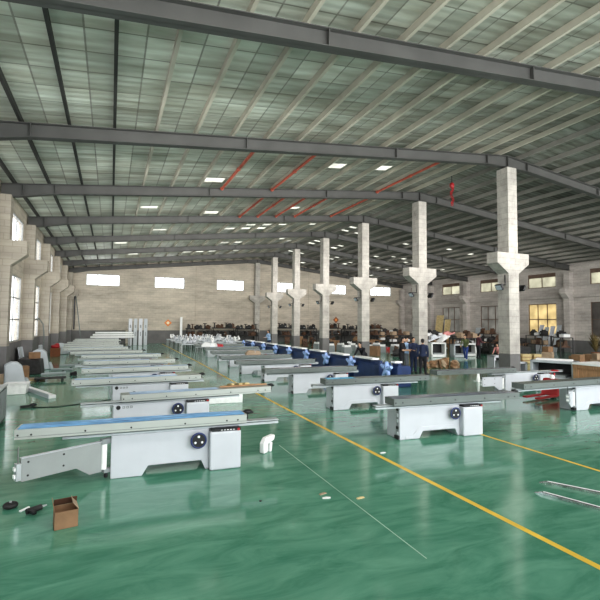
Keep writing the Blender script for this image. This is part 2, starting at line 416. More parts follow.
for i,y in enumerate([14,20,26,32,38,44]):
    m = MB(); m.box(XC-.12,XC+.12,y-.12,y+.12,9.26,9.34,'beam_steel'); m.box(XC-.2,XC+.2,y-.2,y+.2,9.255,9.275,'beam_steel')
    tag(m.build('bearing_plate'), 'small dark steel bearing plate between rafter and %s concrete column' % names[i], 'plate', 'bearing plates on the middle columns')
bpy.data.objects.remove(COL)
tag(column(XC,YB-.3,9.4,1,1).build('concrete_column',bevel=.015), 'concrete column standing against the far end wall', 'column')
for i,y in enumerate([8,14,20,26,32,38,44,50]):
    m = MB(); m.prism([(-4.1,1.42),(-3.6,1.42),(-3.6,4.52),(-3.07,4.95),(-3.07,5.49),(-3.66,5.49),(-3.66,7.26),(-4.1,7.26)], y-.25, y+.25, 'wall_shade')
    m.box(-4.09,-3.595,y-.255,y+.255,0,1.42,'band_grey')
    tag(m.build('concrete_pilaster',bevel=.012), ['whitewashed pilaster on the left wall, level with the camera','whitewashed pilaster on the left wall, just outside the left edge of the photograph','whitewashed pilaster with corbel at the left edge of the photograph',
        'second visible pilaster along the left wall','third visible pilaster along the left wall','fourth visible pilaster along the left wall','fifth visible pilaster along the left wall','pilaster in the far left corner of the hall'][i], 'pilaster', 'pilasters of the left wall')
    m = MB(); m.prism([(36.4,1.05),(37,1.05),(37,7.0),(36.46,7.0),(36.46,5.49),(35.9,5.49),(35.9,5.1),(36.4,4.6)], y-.28, y+.28, 'wall_r')
    m.box(36.395,36.99,y-.285,y+.285,0,1.05,'band_grey')
    tag(m.build('concrete_pilaster',bevel=.012), 'grey whitewashed pilaster on the right wall, %s from the camera' % ORD[i], 'pilaster', 'pilasters of the right wall')
for i,x in enumerate((1.6,8.9,22.9,30.2)):
    tag(MB().box(x-.12,x+.12,YB-.05,YB,0,rz_(x)-.1,'wall').build('wall_rib'), ['faint raised rib on the far wall between the two left windows','faint raised rib on the far wall right of the orange diamond','faint raised rib on the far wall behind the middle columns','faint raised rib on the far wall near its right end'][i], 'rib', 'shallow ribs on the far wall')

# sprinkler-red pipes under the roof
for i,(x,a,b) in enumerate([(4.55,14,20),(7.0,14,20),(7.05,20,26),(8.2,20,26),(9.4,20,26),(10.7,20,26),(13.3,20,26),(13.0,14,20)]):
    m = MB(); z = rz_(x)-.06
    m.tube([(x,a+.15,z),(x,b-.15,z)], .06, 'pipe_red')
    for y in (a+.16,(a+b)/2,b-.16): m.cyl((x,y-.04,z),(x,y+.04,z),.08,.08,'pipe_red',12)
    tag(m.build('red_pipe'), ['red pipe under the roof beyond the nearest rafter, leftmost','red pipe under the roof beyond the nearest rafter, second from left','leftmost red pipe in the second roof bay','second red pipe from left in the second roof bay',
      'third red pipe from left in the second roof bay','fourth red pipe from left in the second roof bay','rightmost red pipe in the second roof bay','red pipe under the roof close left of the nearest column'][i], 'pipe', 'red pipes under the roof')
# red chain hoist
h = empty('chain_hoist',(15.55,17.0,8.35))
MB().cyl((0,0,1.0),(0,0,1.5),.02,.02,'dark_iron',8).build('hanger',h)
m = MB()
for i in range(11): m.torus((.06*math.sin(i*.9),0,.12+.085*i),(1,0,0) if i%2 else (0,1,0),.055,.022,'red',12,6)
m.build('chain',h)
m = MB(); m.ball((0,0,1.0),(.13,.10,.16),'red'); m.build('hoist_body',h)
m = MB(); m.torus((0,0,.04),(0,1,0),.07,.02,'red',14,6); m.build('hook',h)
tag(h,'bright red chain hoist hanging from the roof left of the nearest column','hoist')

# floor markings
def strip_mark(pts, w, k, label):
    m = MB(); vs = []; fs = []
    for x,y in pts: vs += [(x-w/2,y,.002),(x+w/2,y,.002)]
    for i in range(len(pts)-1): fs.append((2*i,2*i+1,2*i+3,2*i+2))
    m.add(vs, fs, k); tag(m.build('floor_marking'), label, 'floor line')
strip_mark([(4.60,-3),(4.60,10),(4.66,18),(4.85,27),(5.0,48)], .09, 'yellow_paint', 'yellow line painted on the green floor between the two machine rows')
strip_mark([(7.58,-3),(7.58,30)], .075, 'yellow_paint', 'yellow line painted on the floor right of the nearest right-row machine')
strip_mark([(3.09,3.8),(3.14,8.3)], .014, 'pale_paint', 'thin pale scratch line on the open green floor')

# ------------------------------------------------------------------ sliding table saws
def panel_saw(x, y, rz, beam_off, rail_off, film=None, relief=False, arm=None, white='white_paint', alu='aluminium', blen=3.38, rlen=3.4, mark=False, clamps=True, panelside=False, wheel=True):
    root = empty('panel_saw', (x,y,0), rz)
    m = MB()
    poly = [(0,0),(.46,0),(.55,.15),(1.38,.15),(1.45,0),(1.50,0),(1.50,.655),(0,.655)]
    m.prism(poly, 0, .52, white); 
    if panelside: m.box(-.001,.0,0,.5,.1,.7,'grey_paint')
    m.build('base_cabinet', root, .012)
    if relief:
        m = MB(); m.prism([(.14,.06),(.30,.06),(.42,.20),(.55,.25),(1.32,.25),(1.32,.165),(.56,.165),(.47,.012),(.14,.012)][::1], -.012, 0, 'white_sheet' if False else white); m.build('raised_panel', root, .004)
        m = MB()
        for z in (.10,.22,.36,.48,.60): m.box(-.03,.0,.03,.10,z,z+.06,'black' if z in (.22,.60) else 'rail_steel')
        m.box(-.05,0,.0,.14,.02,.09,'black'); m.box(-.012,.0,.02,.11,.05,.655,'mid_grey'); m.build('hinge_block', root, .004)
    m = MB(); m.box(1.50,2.02,-.13,.42,0.0,.625,white); m.build('control_box', root, .03, seg=3)
    m = MB(); m.prism([(1.53,.626),(2.01,.626),(2.01,.665),(1.53,.665)], -.125, .10, 'black')
    for i in range(5): m.box(1.68+.05*i,1.705+.05*i,-.128,-.125,.638,.652,'plastic_white')
    m.build('control_panel', root)
    if wheel:
        m = MB(); c = (1.32,-.10,.50)
        m.torus(c,(0,1,0),.116,.015,'wheel_blue'); m.cyl((1.32,-.085,.50),(1.32,-.108,.50),.105,.105,'black',24)
        m.build('hand_wheel', root)
        hw = MB()
        for a in (PI/2,PI/2+2.09,PI/2+4.19): hw.ball((1.32+.062*math.cos(a),-.112,.50+.062*math.sin(a)),(.020,.008,.020),'plastic_white',10,6)
        hw.build('wheel_opening', root)
        MB().cyl((1.32,0,.50),(1.32,-.09,.50),.03,.03,'rail_steel',12).build('wheel_shaft', root)
        MB().cyl((1.97,-.131,.645),(1.97,-.150,.645),.022,.022,'red',14).build('stop_button', root)
    # fixed rail
    m = MB(); z0 = .655
    m.box(rail_off,rail_off+rlen,.02,.16,z0,z0+.035,'rail_steel'); m.box(rail_off,rail_off+rlen,.05,.14,z0+.035,z0+.06,'dull_steel'); m.box(rail_off,rail_off+rlen,.00,.17,z0+.06,z0+.075,'rail_steel')
    m.build('guide_rail', root, .003)
    # sliding carriage
    b0, b1 = beam_off, beam_off+blen
    m = MB(); zt = .875
    m.box(b0,b1,-.12,.26,.735,zt,alu); m.box(b0,b1,-.128,-.12,.735,.765,alu); m.box(b0,b1,-.128,-.12,.835,.873,alu); m.box(b0,b1,-.1205,-.12,.765,.772,'dull_steel')
    for t in (.012,.062,.27,.46,.70,.90,.955): m.cyl((b0+blen*t,-.121,.795),(b0+blen*t,-.129,.795),.014,.014,'black',10)
    for yy in (-.04,.12): m.box(b0,b1,yy,yy+.012,zt,zt+.001,'dull_steel')
    sl = m.build('sliding_table', root, .002)
    if film:
        k,f0,f1 = film; fm = MB(); n = 26; vs=[]; fs=[]; q = random.Random(x*7+y)
        for i in range(n+1):
            u = b0+blen*(f0+(f1-f0)*i/n)
            vs += [(u,-.115+q.uniform(-.004,.004),zt+.003),(u,-.02,zt+.005+q.uniform(0,.008)),(u,.12,zt+.004+q.uniform(0,.010)),(u,.25+q.uniform(-.006,.006),zt+.003)]
        for i in range(n):
            for j in range(3): a=4*i+j; fs.append((a,a+4,a+5,a+1))
        fm.add(vs,fs,k,True); fm.build('protective_film', sl)
    if clamps:
        m = MB(); m.box(b1,b1+.035,-.08,.22,.79,.87,'black'); m.ball((b1+.07,.10,.875),(.08,.06,.04),'black'); m.cyl((b1+.02,.1,.86),(b1+.17,.1,.86),.025,.02,'black',10); m.build('end_stop', root, .004)
    if mark:
        m = MB(); m.cyl((.10,0,.60),(.10,-.004,.60),.045,.045,'black',20)
        for i in range(3): m.box(.18+.075*i,.235+.075*i,-.003,0,.575,.625,'mid_grey'); m.box(.195+.075*i,.215+.075*i,-.0035,-.003,.59,.61,'white_paint')
        m.build('side_mark', root)
    if arm:
        k, ang, ln, pk = arm
        a = empty('swing_arm', (-.10,.03,0), ang); a.parent = root
        m = MB(); m.prism([(-ln,.30),(-ln+.02,.27),(-.34,.27) if False else (-.42,.27),(-.22,.13),(-.04,.13),(-.04,.58),(-ln,.58)][::-1][::-1], -.018,.018, k)
        for t,z in ((.09,.34),(.09,.52),(.55,.36),(.55,.52)): m.cyl((-ln+t,-.018,z),(-ln+t,-.024,z),.014,.014,'black',10)
        m.box(-ln,-.04,-.035,.035,.58,.59,'white_paint')
        m.build('arm_panel', a, .003)
        m = MB(); m.cyl((0,0,.16),(0,0,.54),.045,.045,pk,16); m.build('pivot_column', a)
        MB().box(-.05,.11,-.04,.04,.54,.62,'mid_grey').build('pivot_bracket', a, .006); m = MB(); m.box(-.01,.11,-.04,.04,.10,.16,'mid_grey'); m.cyl((.04,0,.11),(.04,0,.03),.03,.03,'black',12); m.build('pivot_bracket', a, .006)
        m = MB(); m.box(-ln-.06,-ln,-.05,.05,.30,.52,'rail_steel'); m.cyl((-ln-.03,0,.52),(-ln-.03,0,.74),.010,.010,'dull_steel',8); m.box(-ln-.08,-ln-.06,-.03,.03,.33,.38,'plastic_white'); m.box(-ln-.08,-ln-.06,-.03,.03,.43,.48,'plastic_white'); m.build('arm_end_roller', a, .004)
    return root

GL = 'white panel saws in the long left row'
labs_left = [
 'nearest saw of the left row, blue film on its table, grey swing arm stretched out',
 'second saw of the left row, wood strips on its table, round mark on the base',
 'third panel saw of the left row, white channel bar standing before its base',
 'fourth panel saw of the left row, pale blue film on its table',
 'fifth panel saw of the left row, pale blue film on its table',
 'sixth panel saw of the left row, counted from the camera',
 'seventh panel saw of the left row, counted from the camera',
 'eighth panel saw of the left row, counted from the camera',
 'ninth panel saw of the left row, counted from the camera',
 'tenth panel saw of the left row, counted from the camera',
 'eleventh panel saw of the left row, counted from the camera',
 'twelfth panel saw of the left row, counted from the camera',
 'thirteenth and farthest panel saw of the left row']
left = [
 dict(x=.06,y=7.50,rz=-.045,beam_off=-1.27,rail_off=-.68,film=('film_blue',0.01,.99),arm=('arm_grey',.52,1.15,'plastic_white')),
 dict(x=.10,y=10.15,rz=.05,beam_off=.15,rail_off=-.62,film=('film_pale',.05,.62),mark=True),
 dict(x=.10,y=13.1,rz=.05,beam_off=-1.0,rail_off=-.9,film=('film_pale',.02,.8),mark=True,wheel=False),
 dict(x=.10,y=15.9,rz=.06,beam_off=-.92,rail_off=-.8,film=('film_pale',0,1)),
 dict(x=.00,y=18.75,rz=.03,beam_off=-.9,rail_off=-1.2,film=('film_pale',0,.7)),
 dict(x=-.20,y=21.9,rz=.02,beam_off=-.95,rail_off=-1.1,film=('film_pale',0,1)),
 dict(x=-.60,y=24.7,rz=.0,beam_off=-1.2,rail_off=-1.0,film=('film_clear',0,1)),
 dict(x=-1.2,y=27.9,rz=.03,beam_off=-1.2,rail_off=-1.0,film=('film_pale',.1,1)),
 dict(x=-1.5,y=30.4,rz=.0,beam_off=-1.1,rail_off=-1.0,film=('film_clear',0,1)),
 dict(x=-1.6,y=32.9,rz=.0,beam_off=-1.2,rail_off=-1.0,film=('film_clear',0,1)),
 dict(x=-1.7,y=35.4,rz=.0,beam_off=-1.1,rail_off=-1.0,film=('film_clear',0,1)),
 dict(x=-1.6,y=38.0,rz=.0,beam_off=-1.0,rail_off=-1.0,film=('film_clear',0,1)),
 dict(x=-1.5,y=41.0,rz=.0,beam_off=-1.2,rail_off=-1.0,film=('film_clear',0,1))]
for d,l in zip(left,labs_left): tag(panel_saw(**d), l, 'panel saw', GL)
right = [
 dict(x=5.60,y=7.72,rz=-.085,beam_off=-.20,rail_off=-.55,film=('film_dark',.0,.98),blen=3.25,relief=True,alu='dull_steel',rlen=3.2),
 dict(x=5.74,y=10.95,rz=-.05,beam_off=-.30,rail_off=-.62,film=('cyan_film',.02,.28),blen=3.4,relief=True,alu='dull_steel'),
 dict(x=5.75,y=13.9,rz=-.04,beam_off=-1.05,rail_off=-.9,film=('film_dark',.1,.9),blen=3.4,relief=True,alu='dull_steel'),
 dict(x=5.80,y=17.1,rz=-.03,beam_off=-1.2,rail_off=-1.0,film=('film_dark',.1,.9),relief=True,alu='dull_steel'),
 dict(x=5.60,y=19.8,rz=-.03,beam_off=-1.0,rail_off=-.9,film=('film_dark',.1,.9),relief=True,alu='dull_steel'),
 dict(x=5.90,y=23.2,rz=-.03,beam_off=-1.0,rail_off=-.9,film=('film_dark',.1,.9),relief=True,alu='dull_steel'),
 dict(x=6.1,y=26.6,rz=-.0,beam_off=-.9,rail_off=-.8,film=('film_pale',.1,.9),alu='dull_steel'),
 dict(x=6.1,y=30,rz=.0,beam_off=-.9,rail_off=-.8,film=('film_dark',.1,.9),alu='dull_steel')]
labs_right = ['nearest saw of the middle row, grey sliding table, black hand wheel, white control box',
 'second saw of the middle row, bright cyan film on the left end of its table',
 'third panel saw of the middle row, its table sticking out to the left','fourth panel saw of the middle row, counted from the camera','fifth panel saw of the middle row, counted from the camera',
 'sixth panel saw of the middle row, counted from the camera','seventh panel saw of the middle row, counted from the camera','eighth and farthest panel saw of the middle row']
for d,l in zip(right,labs_right): tag(panel_saw(**d), l, 'panel saw', 'grey and white panel saws in the middle row')
fr = [
 dict(x=12.85,y=11.5,rz=-.05,beam_off=-3.0,rail_off=-.6,film=('film_dark',.0,.98),alu='dull_steel',arm=('white_paint',.05,.95,'plastic_white')),
 dict(x=12.15,y=8.45,rz=.0,beam_off=-2.2,rail_off=-2.35,film=None,blen=4.2,rlen=4.0,alu='dull_steel',relief=True,clamps=False,arm=('white_paint',.35,.42,'plastic_white'))]
labs_f = ['panel saw with a white bracket arm reaching left, below the nearest concrete column','panel saw cut by the right edge of the photograph, white end plate toward the camera']
for d,l in zip(fr,labs_f): tag(panel_saw(**d), l, 'panel saw', 'panel saws on the right side')

# ------------------------------------------------------------------ blue machines
def blue_machine(x, y, ln):
    root = empty('edge_bander', (x,y,0), 0)
    m = MB(); m.prism([(0,0),(.62,0),(.62,.72),(.56,.80),(.06,.80),(0,.72)], -ln, 0, 'navy'); m.build('body',root,.015)
    m = MB(); m.box(-.006,0,-ln+.12,-.25,.18,.58,'navy'); m.build('side_door',root,.004)
    m = MB(); m.box(.08,.20,-ln+.05,-.05,.80,.90,'navy'); m.box(-.04,.30,-ln+.22*ln,-.12,.90,.97,'plastic_white'); m.build('top_guide',root,.006)
    # wrapped five-armed clamp
    m = MB(); 
    for i in range(5):
        a = i*2*PI/5+.35; r1 = .36 if i%2==0 else .28
        m.cyl((-.16,-.05+.02*math.cos(a),.66+.02*math.sin(a)),(-.20,-.05+r1*math.cos(a),.66+r1*math.sin(a)),.125,.06,'sky_blue',10)
    m.ball((-.16,-.05,.66),(.12,.17,.17),'sky_blue'); m.box(-.16,.0,-.09,-.01,.60,.68,'navy'); m.build('wrapped_clamp',root)
    m = MB(); 
    for yy in (-.2,-ln+.2): m.box(.04,.58,yy-.05,yy+.05,.0,.02,'black')
    m.build('foot',root)
    return root
by = [(14.4,.5),(17.15,2.0),(19.6,2.0),(22.0,2.0),(24.5,2.1),(26.9,2.0),(29.3,2.0),(31.8,2.0),(34.3,2.0)]
bl = ['short navy machine at the near end of the blue row, beside the standing men','navy machine behind the bending man in black','third navy machine of the blue row, light blue wrapped clamp on its side','fourth navy machine of the blue row, counted from the camera',
 'fifth navy machine of the blue row, counted from the camera','sixth navy machine of the blue row, counted from the camera','seventh navy machine of the blue row, counted from the camera','eighth navy machine of the blue row, counted from the camera','farthest navy machine of the blue row']
for (y,ln),l in zip(by,bl): tag(blue_machine(10.0,y,ln), l, 'blue machine', 'row of navy machines with white top guides')

# ------------------------------------------------------------------ people
def person(x, y, face, H_, shirt, pants, label, pose='stand', shoe='black', lean=.0, arms='down', extra=None):
    root = empty('person', (x,y,0), face)         # local +y is where the person faces
    s = H_/1.75
    def V(a,b,c): return Vector((a,b,c))*s
    if pose == 'crouch':
        hip = V(0,-.08,.42); sp = [V(0,.02,.62), V(0,.12,.86)]
        knees = [V(-.16,.30,.46),V(.16,.30,.42)]; ank = [V(-.14,.12,.09),V(.15,.02,.09)]
    else:
        hip = V(0,0,.93); l1,l2 = math.sin(lean),math.cos(lean)
        if lean > .5: hip = V(0,-.12,.92)
        knees = [V(-.105,.03,.50),V(.105,.05,.50)]; ank = [V(-.12,-.02,.09),V(.13,.03,.09)]
        if pose=='walk': knees = [V(-.10,.14,.52),V(.10,-.02,.50)]; ank = [V(-.10,.22,.09),V(.10,-.26,.12)]
        sp = [hip+V(0,.24*l1,.24*l2), hip+V(0,.47*l1,.47*l2)]
    l1,l2 = (math.sin(lean),math.cos(lean)) if pose!='crouch' else (.4,.9)
    d = Vector((0,l1,l2)).normalized()
    neck = sp[1]+d*.09*s; head = sp[1]+(d*.6+Vector((0,.10,.75)).normalized()*.4).normalized()*.25*s
    sh = [sp[1]+V(-.19,0,.0), sp[1]+V(.19,0,.0)]
    if arms=='down': el=[sh[0]+V(-.05,-.02,-.28),sh[1]+V(.05,-.02,-.28)]; wr=[el[0]+V(.0,.08,-.24),el[1]+V(0,.08,-.24)]
    elif arms=='front': el=[sh[0]+V(-.05,.08,-.26),sh[1]+V(.05,.08,-.26)]; wr=[el[0]+V(.08,.22,.02),el[1]+V(-.08,.22,.0)]
    else: el=[sh[0]+V(-.04,.14,-.24),sh[1]+V(.04,.14,-.24)]; wr=[el[0]+V(.02,.22,-.14),el[1]+V(-.02,.22,-.14)]
    def cap(m,a,b,ra,rb,k): m.cyl(a,b,ra*s,rb*s,k,12); m.ball(a,ra*s,k,12,8); m.ball(b,rb*s,k,12,8)
    def remesh(m,name,parent,vx,it=4):
        o = m.build(name,parent); r_ = o.modifiers.new('remesh','REMESH'); r_.mode='VOXEL'; r_.voxel_size=vx; r_.use_smooth_shade=True
        q = o.modifiers.new('smooth','SMOOTH'); q.iterations = it; q.factor=.5; return o
    b = MB(); k='skin'
    for i in (0,1):
        sg = -1 if i==0 else 1
        hp = hip+V(sg*.095,0,-.03)
        cap(b,hp,knees[i],.082,.055,k); cap(b,knees[i],ank[i],.052,.036,k); cap(b,ank[i]+V(0,-.03,-.04),ank[i]+V(0,.12,-.055),.034,.026,k)
        cap(b,sh[i],el[i],.048,.038,k); cap(b,el[i],wr[i],.037,.026,k)
        hd = (wr[i]-el[i]).normalized(); pc = wr[i]+hd*.05*s
        side = Vector((0,1,0)).cross(hd); side = side.normalized() if side.length>.1 else Vector((1,0,0)); fw = hd.cross(side).normalized()
        cap(b,wr[i],pc+hd*.02*s,.026,.034,k)
        for j,fl in enumerate((.062,.074,.070,.055)):
            f0 = pc+hd*.035*s+fw*(.030-.020*j)*s; f1 = f0+hd*fl*.55*s; f2 = f1+(hd*.8+side*-sg*.6).normalized()*fl*.5*s
            cap(b,f0,f1,.0095,.009,k); cap(b,f1,f2,.009,.008,k)
        t0 = pc+fw*.03*s; t1=t0+(hd+fw).normalized()*.04*s; cap(b,t0,t1,.011,.010,k); cap(b,t1,t1+hd*.025*s,.010,.009,k)
    cap(b,hip,sp[0],.125,.115,k); cap(b,sp[0],sp[1]-d*.02*s,.115,.12,k); cap(b,sh[0],sh[1],.055,.055,k)
    cap(b,sp[1],neck+d*.05*s,.055,.050,k)
    b.ball(head,(.078*s,.095*s,.115*s),k); b.ball(head+V(0,.075,-.055),(.045*s,.035*s,.045*s),k)
    b.ball(head+V(0,.100,-.012),(.014*s,.022*s,.024*s),k)
    for sg in (-1,1): b.ball(head+V(sg*.080,0,-.01),(.012*s,.022*s,.032*s),k)
    remesh(b,'body',root,.011,2)
    m = MB()
    for sg in (-1,1): m.ball(head+V(sg*.031,.088,.008),.010*s,'eye',8,6)
    m.build('eyes',root)
    m = MB(); m.ball(head+V(0,.103,-.058),(.022*s,.008*s,.006*s),'lip',10,6); m.build('mouth',root)
    m = MB(); m.ball(head+V(0,-.018,.030),(.087*s,.100*s,.100*s),'hair'); m.ball(head+V(0,-.055,-.01),(.078*s,.062*s,.08*s),'hair'); m.build('hair',root)
    t = MB(); cap(t,hip+d*.02*s,sp[0],.150,.140,shirt); cap(t,sp[0],sp[1]-d*.02*s,.140,.135,shirt); cap(t,sh[0],sh[1],.070,.070,shirt); cap(t,hip+V(-.05,0,.02),hip+V(.05,0,.02),.14,.14,shirt)
    for i in (0,1):
        if extra=='short': mid = sh[i].lerp(el[i],.7); cap(t,sh[i],mid,.066,.062,shirt)
        else: cap(t,sh[i],el[i],.066,.054,shirt); cap(t,el[i],wr[i]-(wr[i]-el[i])*.08,.053,.042,shirt)
    remesh(t,'shirt',root,.018)
    t = MB(); cap(t,hip+V(-.06,0,-.02),hip+V(.06,0,-.02),.135,.135,pants)
    for i in (0,1):
        sg = -1 if i==0 else 1
        cap(t,hip+V(sg*.095,0,-.05),knees[i],.105,.075,pants); cap(t,knees[i],ank[i]+V(0,0,.0),.074,.058,pants)
    remesh(t,'trousers',root,.018)
    for i in (0,1):
        z0 = ank[i].z*0
        m = MB(); a = ank[i]
        m.ball((a.x,a.y-.01*s,.045*s+max(0,a.z-.09*s)),(.048*s,.07*s,.045*s),shoe); m.ball((a.x,a.y+.09*s,.035*s+max(0,a.z-.09*s)),(.050*s,.10*s,.035*s),shoe)
        m.build('shoe',root)
    return tag(root,label,'person')
person(12.88,17.6,-PI/2-.9,1.74,'cloth_black','cloth_black','person in black short-sleeved top leaning in, leftmost of the standing group, looking down',lean=.12,arms='front',extra='short')
person(13.75,18.4,PI+.5,1.70,'cloth_skyblue','cloth_grey','person in light blue shirt standing between the darker men, arms in front',arms='front')
person(13.62,17.65,PI-.2,1.72,'cloth_navy','cloth_navy','person in navy jacket standing right of the light blue shirt',arms='front')
person(13.55,16.85,-.7,1.68,'cloth_navy','cloth_black','rightmost person of the standing group, in a dark blue jacket, seen from behind',arms='down')
person(11.35,18.6,PI/2+.5,1.62,'cloth_black','cloth_black','person in black bending over a navy machine in the middle of the hall',lean=.75,arms='reach')
person(12.1,34.6,PI/2+.3,1.72,'cloth_skyblue','cloth_navy','person in light blue shirt working beside the far blue machines',lean=.15,arms='front')
person(21.8,22.7,PI/2+.6,1.68,'cloth_green','cloth_denim','person in olive green jacket and blue jeans bending by the white cabinets',lean=.35,arms='reach',shoe='shoe_white',pose='walk')
person(23.4,23.2,-PI/2-.3,1.74,'cloth_maroon','cloth_black','person in maroon jacket and black trousers right of the green jacket',arms='front',lean=.1)
person(24.6,22.6,PI/2+.4,1.55,'cloth_pink','cloth_black','person in pink top crouching at the dark crates left of the nearest column',pose='crouch',arms='reach')

# ------------------------------------------------------------------ generic workshop things
def carton(x,y,z,rz,a,b,h,label,group=None,k='carton',open_=False,name='cardboard_box'):
    root = empty(name,(x,y,z),rz); t=.006
    m = MB(); m.box(-a/2,a/2,-b/2,b/2,0,t,k)
    for p in ((-a/2,-a/2+t,-b/2,b/2),(a/2-t,a/2,-b/2,b/2),(-a/2,a/2,-b/2,-b/2+t),(-a/2,a/2,b/2-t,b/2)): m.box(*p,0,h,k)
    if not open_: m.box(-a/2,a/2,-b/2,b/2,h-t,h,k); m.build('box_body',root,.004); MB().box(-a/2-.001,a/2+.001,-.025,.025,h,h+.001,'carton_pale').build('tape',root)
    else:
        m.box(-a/2+t,a/2-t,-b/2+t,b/2-t,h*.4,h*.45,'carton_in'); m.build('box_body',root,.003)
        for sx in (-1,1):
            T = Matrix.Translation((sx*a/2,0,h)) @ Matrix.Rotation(-sx*(.65 if sx>0 else -.2),4,'Y')
            f = MB(); f.box(min(0,sx*.0),max(t,0),-b/2,b/2,0,a*.42,'carton_pale' if sx>0 else k,T); f.build('flap',root)
        T = Matrix.Translation((0,b/2,h)) @ Matrix.Rotation(.5,4,'X'); MB().box(-a/2,a/2,0,t,0,b*.4,'carton_in',T).build('flap',root)
    return tag(root,label,'box',group)
def casting(x,y,z,rz,s,label,group,v=0,k='dark_iron'):
    m = MB()
    if v==0: m.cyl((-.22*s,0,.16*s),(.22*s,0,.16*s),.15*s,.15*s,k,14); m.box(-.18*s,.18*s,-.16*s,.16*s,0,.04*s,k); m.box(-.1*s,.1*s,-.07*s,.07*s,.26*s,.38*s,k); m.cyl((.22*s,0,.16*s),(.34*s,0,.16*s),.03*s,.03*s,'rail_steel',8)
    elif v==1: m.prism([(-.25*s,0),(.25*s,0),(.25*s,.06*s),(.10*s,.10*s),(.08*s,.34*s),(-.08*s,.42*s),(-.12*s,.10*s),(-.25*s,.06*s)],-.14*s,.14*s,k); m.cyl((0,-.17*s,.3*s),(0,.17*s,.3*s),.06*s,.06*s,k,12)
    else: m.cyl((0,0,0),(0,0,.05*s),.2*s,.2*s,k,16); m.cyl((0,0,.05*s),(0,0,.4*s),.06*s,.04*s,k,12); m.torus((0,0,.42*s),(0,0,1),.13*s,.03*s,k,16,6); m.box(-.12*s,.12*s,-.015*s,.015*s,.41*s,.43*s,k)
    return tag(m.build(['electric_motor','cast_bracket','valve_wheel'][v],loc=(x,y,z),rz=rz),label,['motor','casting','hand wheel'][v],group)
def rack(x,y,rz,w,d,h,n,label,group,k='dark_iron'):
    root = empty('steel_rack',(x,y,0),rz)
    for sx in (-1,1):
        for sy in (-1,1): MB().box(sx*w/2-.03,sx*w/2+.03,sy*d/2-.03,sy*d/2+.03,0,h,k).build('leg',root)
    for i in range(n):
        z = h*(i+1)/n-.05 if n>1 else h-.05
        MB().box(-w/2,w/2,-d/2,d/2,z,z+.05,k).build('shelf',root,.004)
    return tag(root,label,'rack',group)
def leaning(x,y,z0,rz,tilt,w,h,k,label,group,name='steel_sheet'):
    m = MB(); T = Matrix.Rotation(tilt,4,'X')
    m.box(-w/2,w/2,-.015,.015,0,h,k,T); m.box(-w/2,-w/2+.03,-.05,-.015,.02,h-.02,k,T); m.box(w/2-.03,w/2,-.05,-.015,.02,h-.02,k,T)
    return tag(m.build(name,loc=(x,y,z0),rz=rz,bevel=.004),label,'panel',group)
def steel_cabinet(x,y,rz,w,d,h,k,label,group,opening=True):
    root = empty('machine_cabinet',(x,y,0),rz); t=.05
    m = MB(); m.box(-w/2,-w/2+t*2,-d/2,d/2,0,h,k); m.box(w/2-t*2,w/2,-d/2,d/2,0,h,k); m.box(-w/2,w/2,-d/2,d/2,h-t*2,h,k); m.box(-w/2,w/2,-d/2,d/2,0.02,.2*h,k); m.box(-w/2,w/2,d/2-t,d/2,0,h,k)
    m.build('cabinet_shell',root,.012)
    MB().box(-w/2+.1,w/2-.1,d/2-.08,d/2-.051,.2*h,h-.1,'black').build('inner_panel',root)
    MB().box(-w*.3,w*.3,-d/2+.05,d/2-.1,.2*h,.2*h+.1,'mid_grey').build('inner_tray',root,.004)
    return tag(root,label,'cabinet',group)

# far wall racks with castings
G='dark steel racks along the far wall'
for i,x in enumerate((8.9,11.7,14.4,18.9,21.8,24.8,27.8,31.0)):
    yy = 48.9 if i<5 else 48.2
    rack(x,yy,0,2.5,.8,1.55+.12*(i%2),2,'dark steel rack at the far wall, %s of eight counted from the left'%['first','second','third','fourth','fifth','sixth','seventh','last'][i],G)
    for lev,zz in ((0,(1.55+.12*(i%2))/2),(1,1.55+.12*(i%2))):
        n = 6
        for j in range(n):
            casting(x-1.05+.42*j+random.uniform(-.05,.05),yy+random.uniform(-.12,.05),zz,random.uniform(-.6,.6),random.uniform(1.1,1.5),
              'dark machine part %s the %s rack at the far wall'%('on top of' if lev else 'on the lower shelf of',['first','second','third','fourth','fifth','sixth','seventh','last'][i]),
              'machine parts %s rack %s'%('on top of' if lev else 'low in',['one','two','three','four','five','six','seven','eight'][i]),(i+j+lev)%3,random.choice(['dark_iron','dark_iron','rust_iron']))
# white pole and tall white panels by the far wall
tag(MB().box(-.12,.12,-.1,.1,0,2.85,'white_sheet').build('white_post',loc=(7.05,49.2,0),bevel=.01),'tall white post standing left of the dark racks at the far wall','post')
for i,x in enumerate((1.80,2.28,2.76,3.24)):
    root = empty('tall_cover',(x,46.9,0))
    m = MB(); m.box(-.17,.17,-.06,.06,0,2.62,'grey_paint' if i%2 else 'white_paint'); m.build('panel_plate',root,.02)
    m = MB(); m.box(-.06,.06,-.066,-.06,1.7,2.0,'mid_grey'); m.box(-.05,.05,-.066,-.06,.9,1.3,'mid_grey'); m.build('slot_plate',root)
    tag(root,['leftmost','second from left','third from left','rightmost'][i]+' of four tall white machine panels standing near the far wall','panel','four tall white machine panels')
